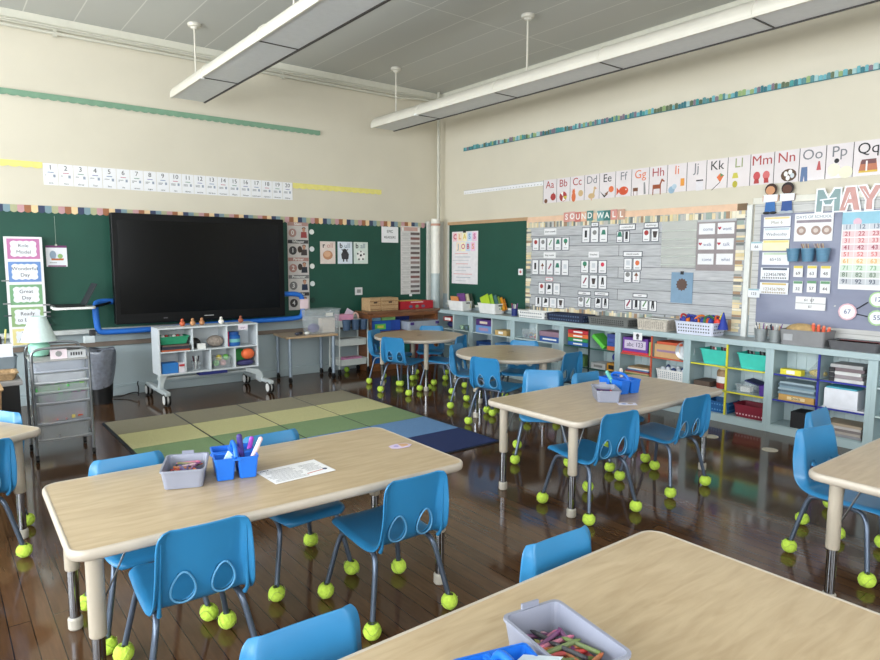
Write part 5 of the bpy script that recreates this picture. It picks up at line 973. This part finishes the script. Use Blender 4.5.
for j, (z, r_) in enumerate(((.19, .108), (.3, .122), (.4, .13), (.5, .138), (.525, .136), (.5, .118), (.35, .11))):
    for i in range(n):
        a = 2*PI*i/n; rr = r_+.005*math.sin(a*5+j*1.3)+.003*math.sin(a*9-j); vs.append((rr*math.cos(a), rr*math.sin(a), z+(.04*math.sin(a*1.0+.8) if j == 0 else .008*math.sin(a*4))))
b.add(vs, [(j*n+i, j*n+(i+1) % n, (j+1)*n+(i+1) % n, (j+1)*n+i) for j in range(6) for i in range(n)], M((112, 116, 126), .3, .2, 30, .3, coat=.3), True); b.build('bin_liner', t)
tag(MB().tube(smoothpath([(1.3, 7.12, .01), (1.42, 7.0, .012), (1.5, 7.05, .03), (1.58, 6.95, .06), (1.56, 6.88, .015), (1.6, 7.02, .08), (1.6, 7.08, .12), (1.62, 7.13, .13)], 3), .006, BLACK, 6).build('power_cord'), 'thin black power cord looping on the floor near the waste bin', 'cord')

# ------------------------------------------------------------------ rug
t = thing('classroom_rug', 'low classroom rug of grey, cream, green and blue colour blocks', 'rug', (1.06, 3.56, 0))
W_, H_ = 2.33, 2.45; MB().prism([(x+W_/2, y+H_/2) for x, y in rrect(W_/2, H_/2, .03)], .0005, .007, C(20, 24, 36)).build('backing', t)
cw, rh = (W_-.03)/4, (H_-.03)/5
rc = [(24, 42, 92), (100, 140, 186), (122, 148, 106), (196, 192, 142), (140, 134, 114)]
for r_ in range(5):
    for c_ in range(4):
        MB().bb(.015+c_*cw+.009, .015+(c_+1)*cw-.009, .015+r_*rh+.005, .015+(r_+1)*rh-.005, .007, .011, M(rc[r_], .95, .1, 120, .3)).build('color_block', t)
# floor discs
for k, (x, y, lab) in enumerate(((4.822, 2.198, 'round brass floor plate nearer the camera'), (4.82, 2.66, 'round floor plate under the table edge'))):
    t = MB().lathe([(.055, 0), (.055, .003), (.04, .003), (.04, .002), (0, .002)], M((196, 190, 172), .4, .1), seg=28, cap=False).build('floor_plate', None, (x, y, .0002)); tag(t, lab, 'floor plate', 'floor plates')

# ================================================================== TABLES
m_top = woodmat('maple_laminate', (190, 170, 138), (172, 150, 118), (1.2, 7, 1), .34, .15)
m_band = M((186, 176, 162), .35, .03); m_sleeve = M((178, 168, 152), .35, .03); m_foot = M((190, 184, 172), .5)
m_chrome = M((150, 152, 156), .1, .03, metal=1)
H = .55
def ringsweep(poly, prof, mat):
    """sweep a (offset outwards, z) profile round a convex polygon"""
    b = MB(); n = len(poly); vs = []
    for o_, z in prof:
        for i in range(n):
            p0, p1, p2 = Vector(poly[i-1]), Vector(poly[i]), Vector(poly[(i+1) % n]); e = (p2-p0).normalized(); nn = Vector((e.y, -e.x)); q = p1+nn*o_; vs.append((q.x, q.y, z))
    m = len(prof); b.add(vs, [(j*n+i, j*n+(i+1) % n, (j+1)*n+(i+1) % n, (j+1)*n+i) for j in range(m-1) for i in range(n)], mat, True); return b
def table(name, label, poly, legs, x, y, rz=0, group=None, brace=True):
    t = thing(name, label, 'table', (x, y, 0), rz, group)
    MB().prism(poly, H-.03, H+.0005, m_top).build('tabletop', t)
    ringsweep(poly, [(-.004, H-.001), (.0, H+.002), (.006, H+.0015), (.011, H-.005), (.012, H-.016), (.009, H-.028), (.002, H-.033), (-.012, H-.034)], m_band).build('edge_band', t)
    for lx, ly in legs:
        l = MB().lathe([(.024, .235), (.026, .24), (.026, H-.03)], m_sleeve, (lx, ly, 0), 24).build('leg', t)
        MB().lathe([(.0195, .04), (.0195, .26)], m_chrome, (lx, ly, 0), 20).build('chrome_tube', l)
        MB().lathe([(.022, 0), (.026, .006), (.026, .042), (.022, .048)], m_foot, (lx, ly, 0), 20).build('foot', l)
        MB().bb(lx-.05, lx+.05, ly-.05, ly+.05, H-.038, H-.0302, C(60, 60, 64)).build('mounting_plate', l)
        if brace:
            sg = -1 if lx > 0 else 1; sh = -1 if ly > 0 else 1
            MB().tube([(lx+sg*.1, ly, H-.04), (lx, ly, .30), (lx, ly+sh*.09, H-.04)], .004, m_chr, 6).build('wire_brace', l)
    return t
HX, HY = .727, .356
RP = rrect(HX, HY, .05, 6); RL_ = [(-.66, -.27), (.66, -.27), (.66, .27), (-.66, .27)]
CX1, CX2 = 1.005, 3.32
table('classroom_table', 'rectangular table at left front with crayon bin, blue caddy and worksheet', RP, RL_, CX1, 2.405, R(-1.2), 'rectangular tables')
table('classroom_table', 'rectangular table in the middle right carrying a blue caddy and small card', RP, RL_, CX2+.02, 2.53, 0, 'rectangular tables')
table('classroom_table', 'nearest rectangular table, cut by the bottom edge, holding a large crayon bin', RP, RL_, CX1+.02, .795, 0, 'rectangular tables')
table('classroom_table', 'empty rectangular table at the right edge of the picture', RP, RL_, 3.48, .745, 0, 'rectangular tables')
u = Vector((-math.cos(R(30)), -math.sin(R(30)))); v = Vector((-math.sin(R(30)), math.cos(R(30))))
c0 = Vector((.41, 3.72))+u*.368+v*.738
table('classroom_table', 'rectangular table of which one corner shows at the left edge', rrect(.356, .727, .05, 6), [(-.275, -.645), (.275, -.645), (.275, .645), (-.275, .645)], c0.x, c0.y, R(30), 'rectangular tables')
CP = [(.492*math.cos(2*PI*i/64), .492*math.sin(2*PI*i/64)) for i in range(64)]
for (x, y, a, lab) in ((4.26, 5.83, -26, 'farther round table near the corner'), (4.15, 4.26, 180, 'nearer round table beside the shelf units')):
    t = table('round_table', lab, CP, [(.415*math.cos(R(a+90*k)), .415*math.sin(R(a+90*k))) for k in range(4)], x, y, 0, 'round tables', False)
    MB().prism(circ(0, 0, .035, 16, ry=.02), H+.0005, H+.0025, C(120, 106, 90)).build('worn_sticker', t)

# ================================================================== CHAIRS
m_blue = M((44, 124, 174), .36, .05, 5, coat=.08); m_tube = M((92, 104, 122), .3, .05, metal=.55); m_ball = M((200, 232, 84), .95, .12, 90, .6); m_seam = C(226, 230, 190)
def chair_shell():
    prof = [(.205, .305), (.2, .318), (.185, .326), (.15, .328), (.08, .323), (0, .318), (-.07, .314), (-.115, .313), (-.145, .322), (-.163, .346), (-.173, .38), (-.182, .43), (-.192, .49), (-.203, .545), (-.21, .57), (-.214, .582), (-.217, .592)]
    P = smoothpath([(0, y, z) for y, z in prof], 1); n = len(P)
    U = [-1, -.97, -.93, -.88, -.83, -.79, -.72, -.6, -.45, -.3, -.15, 0, .15, .3, .45, .6, .72, .79, .83, .88, .93, .97, 1]
    wk = [(0, .12), (.03, .142), (.08, .155), (.3, .16), (.45, .16), (.55, .157), (.62, .155), (.8, .148), (.9, .145), (.95, .142), (.98, .135), (1, .122)]
    def wid(s):
        for (a, wa), (b_, wb) in zip(wk, wk[1:]):
            if a <= s <= b_: return wa+(wb-wa)*(s-a)/(b_-a)
    vs = []; L = [0]
    for i in range(1, n): L.append(L[-1]+(P[i]-P[i-1]).length)
    for i in range(n):
        s = L[i]/L[-1]; t = (P[min(i+1, n-1)]-P[max(i-1, 0)]).normalized(); nr = Vector((0, t.z, -t.y))   # points to the sitter
        if nr.z < -1e-6: nr = -nr
        if nr.y < 0 and abs(nr.z) < .6: nr = -nr
        w_ = wid(s)
        back = max(0, min(1, (s-.55)/.1)); top = max(0, min(1, (s-.8)/.2))
        for u_ in U:
            a = abs(u_)
            cup = (.016*(a**2))*(back)*(1-.5*top)+(.006*a**2)*(1-back)
            lip = -.05*max(0, (a-.8)/.2)**.85*back*(1-.72*top)-.014*max(0, (a-.85)/.15)**2*(1-back)
            q = P[i]+nr*(cup+lip); xx = u_*w_
            if i == 0: q = q+Vector((0, -.006*a*a, 0))
            vs.append((xx, q.y, q.z))
    m = len(U)
    b = MB(); b.add(vs, [(i*m+k, i*m+k+1, (i+1)*m+k+1, (i+1)*m+k) for i in range(n-1) for k in range(m-1)], m_blue, True)
    o = b.build('seat_shell'); md = o.modifiers.new('s', 'SOLIDIFY'); md.thickness = .006; md.offset = -1
    sb = o.modifiers.new('d', 'SUBSURF'); sb.levels = 1; sb.render_levels = 1
    cuts = []
    for s in (-1, 1):
        c = MB(); poly = [(s*.062+.034*math.cos(a)*(1-.3*math.sin(a)), .394+.05*math.sin(a)) for a in [2*PI*i/20 for i in range(20)]]
        vs = [(x, -.32, z) for x, z in poly]+[(x, -.12, z) for x, z in poly]; k_ = len(poly)
        c.add(vs, [tuple(range(k_)), tuple(range(k_, 2*k_))[::-1]]+[((i+1) % k_, i, k_+i, k_+(i+1) % k_) for i in range(k_)], m_blue); co = c.build('cut')
        bm_ = bmesh.new(); bm_.from_mesh(co.data); bmesh.ops.recalc_face_normals(bm_, faces=bm_.faces); bm_.to_mesh(co.data); bm_.free()
        bo = o.modifiers.new('b', 'BOOLEAN'); bo.operation = 'DIFFERENCE'; bo.object = co; bo.solver = 'EXACT'; cuts.append(co)
    bpy.context.view_layer.update()
    me = bpy.data.meshes.new_from_object(o.evaluated_get(bpy.context.evaluated_depsgraph_get()))
    for c in cuts+[o]: bpy.data.objects.remove(c)
    me.name = 'seat_shell'
    # surface depth of the back at a point, for the rims
    def depth(x, z):
        best = None
        for vtx in me.vertices:
            if vtx.co.y < -.12:
                d_ = (vtx.co.x-x)**2+(vtx.co.z-z)**2
                if best is None or d_ < best[0]: best = (d_, vtx.co.y)
        return best[1]
    rims = []
    for s in (-1, 1):
        path = []
        for i in range(24):
            a = 2*PI*i/24; x = s*.062+.036*math.cos(a)*(1-.3*math.sin(a)); z = .394+.052*math.sin(a); yy_ = -.1795-.155*(z-.394)+.014*(abs(x)/.15)**2; path.append((x, yy_-.003, z))
        rims.append(MB().tube(path, .0034, M((96, 160, 204), .35), 6, closed=True).mesh('hole_rim'))
    return me, rims
shell_me, rim_me = chair_shell()
def make_chair():
    t = thing('school_chair', 'x', 'chair')
    def lk(nm, me, par): o = bpy.data.objects.new(nm, me); COL.objects.link(o); o.parent = par; return o
    sh = lk('seat_shell', shell_me, t)
    for me in rim_me: lk('hole_rim', me, sh)
    for sx in (-1, 1):
        P_ = smoothpath([(sx*.132, -.168, .318), (sx*.136, -.186, .34), (sx*.134, -.192, .40), (sx*.131, -.202, .47), (sx*.128, -.212, .56)], 2)
        MB().tube(P_, .0085, m_blue, 8, r1=.0015).build('side_fold', sh)
    bm_ = MB().sph((0, 0, 0), .034, m_ball, 20, 14)
    # notch cut at the top for the leg, and seam
    bm_.v = [((x, y, z-.016*max(0, 1-(math.hypot(x, y)/.014)**2)) if z > 0 and math.hypot(x, y) < .014 else (x, y, z)) for x, y, z in bm_.v]
    bm_.tube([(.0345*math.cos(a), .0345*math.sin(a)*math.cos(.5*math.sin(2*a)), .0345*math.sin(a)*math.sin(.9*math.sin(2*a))) for a in [2*PI*i/32 for i in range(32)]], .0012, M((170, 196, 90), .8), 5, closed=True)
    bm_.box(0, 0, .0315, .008, .034, .008, C(60, 70, 30))
    ball_me = bm_.mesh('tennis_ball')
    for sx in (-1, 1):
        for sy in (1, -1):
            path = smoothpath([(sx*.18, sy*.185, .042), (sx*.156, sy*.16, .17), (sx*.138, sy*.142, .262), (sx*.13, sy*.115, .297), (sx*.122, sy*.04, .3), (sx*.122, 0, .3)], 2)
            l = MB().tube(path, .0105, m_tube, 10).build('leg', t)
            bl = lk('tennis_ball', ball_me, l); bl.location = (sx*.18, sy*.185, .034); bl.rotation_euler = (0, 0, 1.1*sx+sy)
    MB().tube([(-.122, .07, .300), (.122, .07, .300)], .009, m_tube, 8).tube([(-.122, -.07, .298), (.122, -.07, .298)], .009, m_tube, 8).build('cross_bar', t)
    return t
proto = make_chair(); first = True
CH = [
 (.62, 2.16, -2, 1, 'blue chair pushed into the left front table, near side, left'),
 (1.385, 2.12, -1, 1, 'blue chair pushed into the left front table, near side, right'),
 (.59, 2.62, 180, 1, 'blue chair on the far side of the left front table, behind the crayon bin'),
 (1.21, 2.60, 182, 1, 'blue chair on the far side of the left front table, behind the caddy'),
 (2.86, 2.29, -6, 1, 'blue chair seen from behind at the middle right table, left one'),
 (3.55, 2.27, -2, 1, 'blue chair seen from behind at the middle right table, right one'),
 (3.34, 3.10, 133, 1, 'blue chair facing the camera behind the middle right table'),
 (3.66, 2.78, 176, 1, 'blue chair whose top edge shows behind the grey bin on the middle right table'),
 (.60, 1.06, 178, 1, 'blue chair back at the bottom left, beyond the nearest table'),
 (1.40, 1.02, 178, 1, 'blue chair back beyond the nearest table, beside its far corner'),
 (3.31, 1.11, 167, 1, 'blue chair facing the empty table at the right edge'),
 (3.76, 1.26, 181, 1, 'blue chair half hidden behind the one at the right edge table'),
 (.017, 3.57, 30, 1, 'blue chair cut by the left edge, in front of the corner-only table'),
 (.07, 3.975, 120, 1, 'blue chair cut by the left edge, its top behind the corner-only table'),
 (4.06, 6.1, 210, 1, 'blue chair at the left of the farther round table'),
 (3.90, 5.60, 290, 1, 'blue chair with its back to the rug at the farther round table'),
 (4.60, 6.07, 140, 1, 'blue chair behind the farther round table, only its top above it'),
 (4.27, 5.42, 28, 1, 'blue chair at the right of the farther round table'),
 (4.01, 4.57, 205, 1, 'blue chair at the left of the nearer round table'),
 (3.75, 3.99, 284, 1, 'blue chair with its back to the rug at the nearer round table'),
 (4.44, 4.43, 124, 1, 'blue chair behind the nearer round table, against the shelves'),
 (4.34, 3.92, 6, 1, 'blue chair seen from behind at the right of the nearer round table'),
]
for x, y, a, s, lab in CH:
    c = proto if first else copy_tree(proto); first = False
    c.location = (x, y, 0); c.rotation_euler = (0, 0, R(a)); c.scale = (s, s, s); c['label'] = lab; c['group'] = 'blue school chairs'

# ================================================================== ON THE TABLES
TZ = H+.0025
m_gb = M((140, 144, 160), .4, .03); m_cad = M((30, 110, 214), .35, .03)
CRC = [(120, 60, 110), (196, 110, 60), (214, 120, 150), (60, 60, 66), (150, 150, 84), (90, 60, 130), (222, 180, 190), (110, 130, 70), (70, 80, 150), (200, 60, 60)]
def crayon(x, y, z, rz, ry, c_, lab, grp):
    t = MB().lathe([(.0048, -.04), (.0048, .04), (.0014, .05)], M(c_, .5), seg=8).build('crayon', None, (x, y, z), (0, R(90)+ry, rz)); tag(t, lab, 'crayon', grp)
    MB().lathe([(.0052, -.032), (.0052, .032)], M(tuple(min(255, int(q*.72+34)) for q in c_), .6), seg=8, cap=False).build('paper_wrap', t)
def crayonbin(x, y, rz, w_, d, h, n, lab, grp, seed):
    t = tray_thing('crayon_bin', lab, 'bin', x, y, TZ, w_, d, h, m_gb, rz, .004, .01, .003); MB().box(0, d/2+.001, h+.004, .045, .006, .018, m_gb).build('tab_handle', t)
    rnd = random.Random(seed); ca, sa = math.cos(rz), math.sin(rz)
    for k in range(n):
        ang = rnd.choice((0, .3, -.35, 1.25, 1.57, 1.9, -1.2)); al = abs(math.cos(ang)); lx, ly = rnd.uniform(-1, 1)*max(.004, w_/2-.02-.05*al), rnd.uniform(-1, 1)*max(.01, d/2-.024-.05*(1-al)); layer = k//max(1, n//5)
        crayon(x+lx*ca-ly*sa, y+lx*sa+ly*ca, TZ+.01+.0078*layer, ang+rz, rnd.uniform(-.06, .06), CRC[rnd.randrange(10)], 'crayon lying in the %s' % grp, 'crayons in the '+grp)
def caddy(x, y, rz, lab, w_=.17, d=.22, h=.085):
    t = thing('supply_caddy', lab, 'caddy', (x, y, TZ), rz, 'blue supply caddies')
    for sx in (-1, 1):
        for sy in (-1, 1):
            o = MB().tray(w_*.47, d*.46, h, .003, .008, m_cad, rim=.002).build('compartment', t); o.location = (sx*w_*.255, sy*d*.255, 0)
    MB().box(0, 0, h-.006, w_+.012, .026, .006, m_cad).build('rim_bridge', t, bevel=.002); MB().box(0, 0, h-.006, .03, d+.012, .006, m_cad).build('rim_bridge', t, bevel=.002)
    MB().tube(smoothpath([(0, -d*.38, h-.01), (0, -d*.3, h+.02), (0, -d*.15, h+.032), (0, d*.15, h+.032), (0, d*.3, h+.02), (0, d*.38, h-.01)], 2), .009, m_cad, 8).build('handle', t)
    return t
def pen(x, y, z0, dx, dy, L_, r, c_, lab, cap=None):
    b = MB().tube([(x, y, z0), (x+dx, y+dy, z0+L_)], r, M(c_, .4), 12); b.sph((x+dx, y+dy, z0+L_), r, M(cap or c_, .4), 12, 8); return tag(b.build('marker_pen'), lab, 'marker')
crayonbin(.725, 2.51, R(-22), .155, .22, .07, 60, 'grey crayon bin on the left front table', 'crayon bin on the left front table', 1)
caddy(.905, 2.485, R(-14), 'blue divided caddy with markers on the left front table', .165, .2)
pen(.935, 2.47, TZ+.01, -.012, .0, .135, .0115, (70, 56, 130), 'thick dark purple marker in the left front caddy'); pen(.955, 2.50, TZ+.01, .03, .0, .11, .009, (170, 60, 190), 'bright magenta marker in the left front caddy'); pen(.935, 2.43, TZ+.02, .055, -.01, .115, .009, (236, 206, 206), 'pale pink marker slanting in the left front caddy', (240, 190, 190))
b = MB(); b.add([(-.035, 0, .03), (.03, -.01, .02), (.026, .0, .08), (.012, .01, .1), (-.035, .012, .032), (.03, .006, .02), (.024, .014, .078), (.01, .02, .098)], [(0, 1, 2, 3), (7, 6, 5, 4), (0, 3, 7, 4), (3, 2, 6, 7), (2, 1, 5, 6), (1, 0, 4, 5)], C(176, 208, 236)); o = b.build('folded_tissue', None, (.862, 2.44, TZ)); tag(o, 'pale blue folded tissue in the left front caddy', 'tissue')
# worksheet
t = MB()
t.prism([(-.13, -.09), (.13, -.09), (.13, .09), (-.13, .09)], 0, .0012, PAPER); t = t.build('worksheet', None, (1.103, 2.345, TZ), (0, 0, R(2))); tag(t, 'printed white worksheet lying on the left front table', 'paper')
text('Name', .014, INK, t, -.1, .075, .0016); b = MB(); rnd = random.Random(3)
for k in range(11):
    b.box(-.05, .058-.013*k, .0013, .12+rnd.uniform(-.03, .03), .003, .0003, GREYINK)
    if k < 7: b.box(.07, .05-.013*k, .0013, .07+rnd.uniform(-.02, .02), .003, .0003, GREYINK)
b.build('printed_lines', t); picture(t, [([(.02, -.06), (.1, -.05), (.1, -.045), (.02, -.054)], C(190, 90, 70)), (circ(.105, -.045, .01), NAVY)], 1, .0016)
t = MB().prism([(-.05, -.02), (-.02, -.035), (.03, -.03), (.055, -.005), (.04, .03), (-.01, .035), (-.05, .015)], 0, .0015, C(200, 186, 214)).build('paper_cutout', None, (1.635, 2.385, TZ), (0, 0, R(-10))); tag(t, 'small lilac and tan paper cut-out at the right of the left front table', 'paper'); picture(t, [([(0, -.02), (.04, -.01), (.04, .02), (.0, .03)], C(196, 156, 120)), (circ(-.02, 0, .012), C(160, 150, 200))], 1, .0018)
crayonbin(3.20, 2.455, R(-42), .145, .22, .07, 16, 'grey crayon bin on the middle right table', 'crayon bin on the middle right table', 5)
caddy(3.475, 2.56, R(-10), 'blue divided caddy on the middle right table', .17, .22); pen(3.43, 2.55, TZ+.02, -.06, .03, .11, .012, (110, 190, 180), 'teal marker slanting in the middle right caddy'); pen(3.52, 2.57, TZ+.02, .05, .05, .10, .012, (196, 186, 176), 'grey-tan marker slanting in the middle right caddy', (214, 206, 200))
t = MB().prism([(-.06, -.03), (.05, -.035), (.06, .03), (-.05, .035)], 0, .0012, C(214, 214, 230)).build('picture_card', None, (3.19, 2.29, TZ), (0, 0, R(-35))); tag(t, 'small pale printed card in front of the grey bin, middle right table', 'card'); picture(t, [(circ(-.02, 0, .014), C(130, 150, 200)), (circ(.02, .005, .016), C(176, 160, 150))], 1, .0016)
crayonbin(.985, .84, R(-9), .15, .235, .078, 54, 'large grey crayon bin on the nearest table', 'crayon bin on the nearest table', 9)
caddy(.79, .79, R(-16), 'blue divided caddy cut by the bottom edge on the nearest table', .165, .21, .08)
t = MB().prism([(-.03, -.04), (.03, -.04), (.03, .04), (-.03, .04)], 0, .001, C(214, 226, 236)).build('folded_paper', None, (.865, .80, TZ+.088), (R(-12), R(14), R(25))); tag(t, 'pale folded paper lying over the caddy and bin on the nearest table', 'paper')
pen(.745, .83, TZ+.02, .0, .01, .075, .013, (150, 170, 110), 'olive marker end in the nearest caddy')
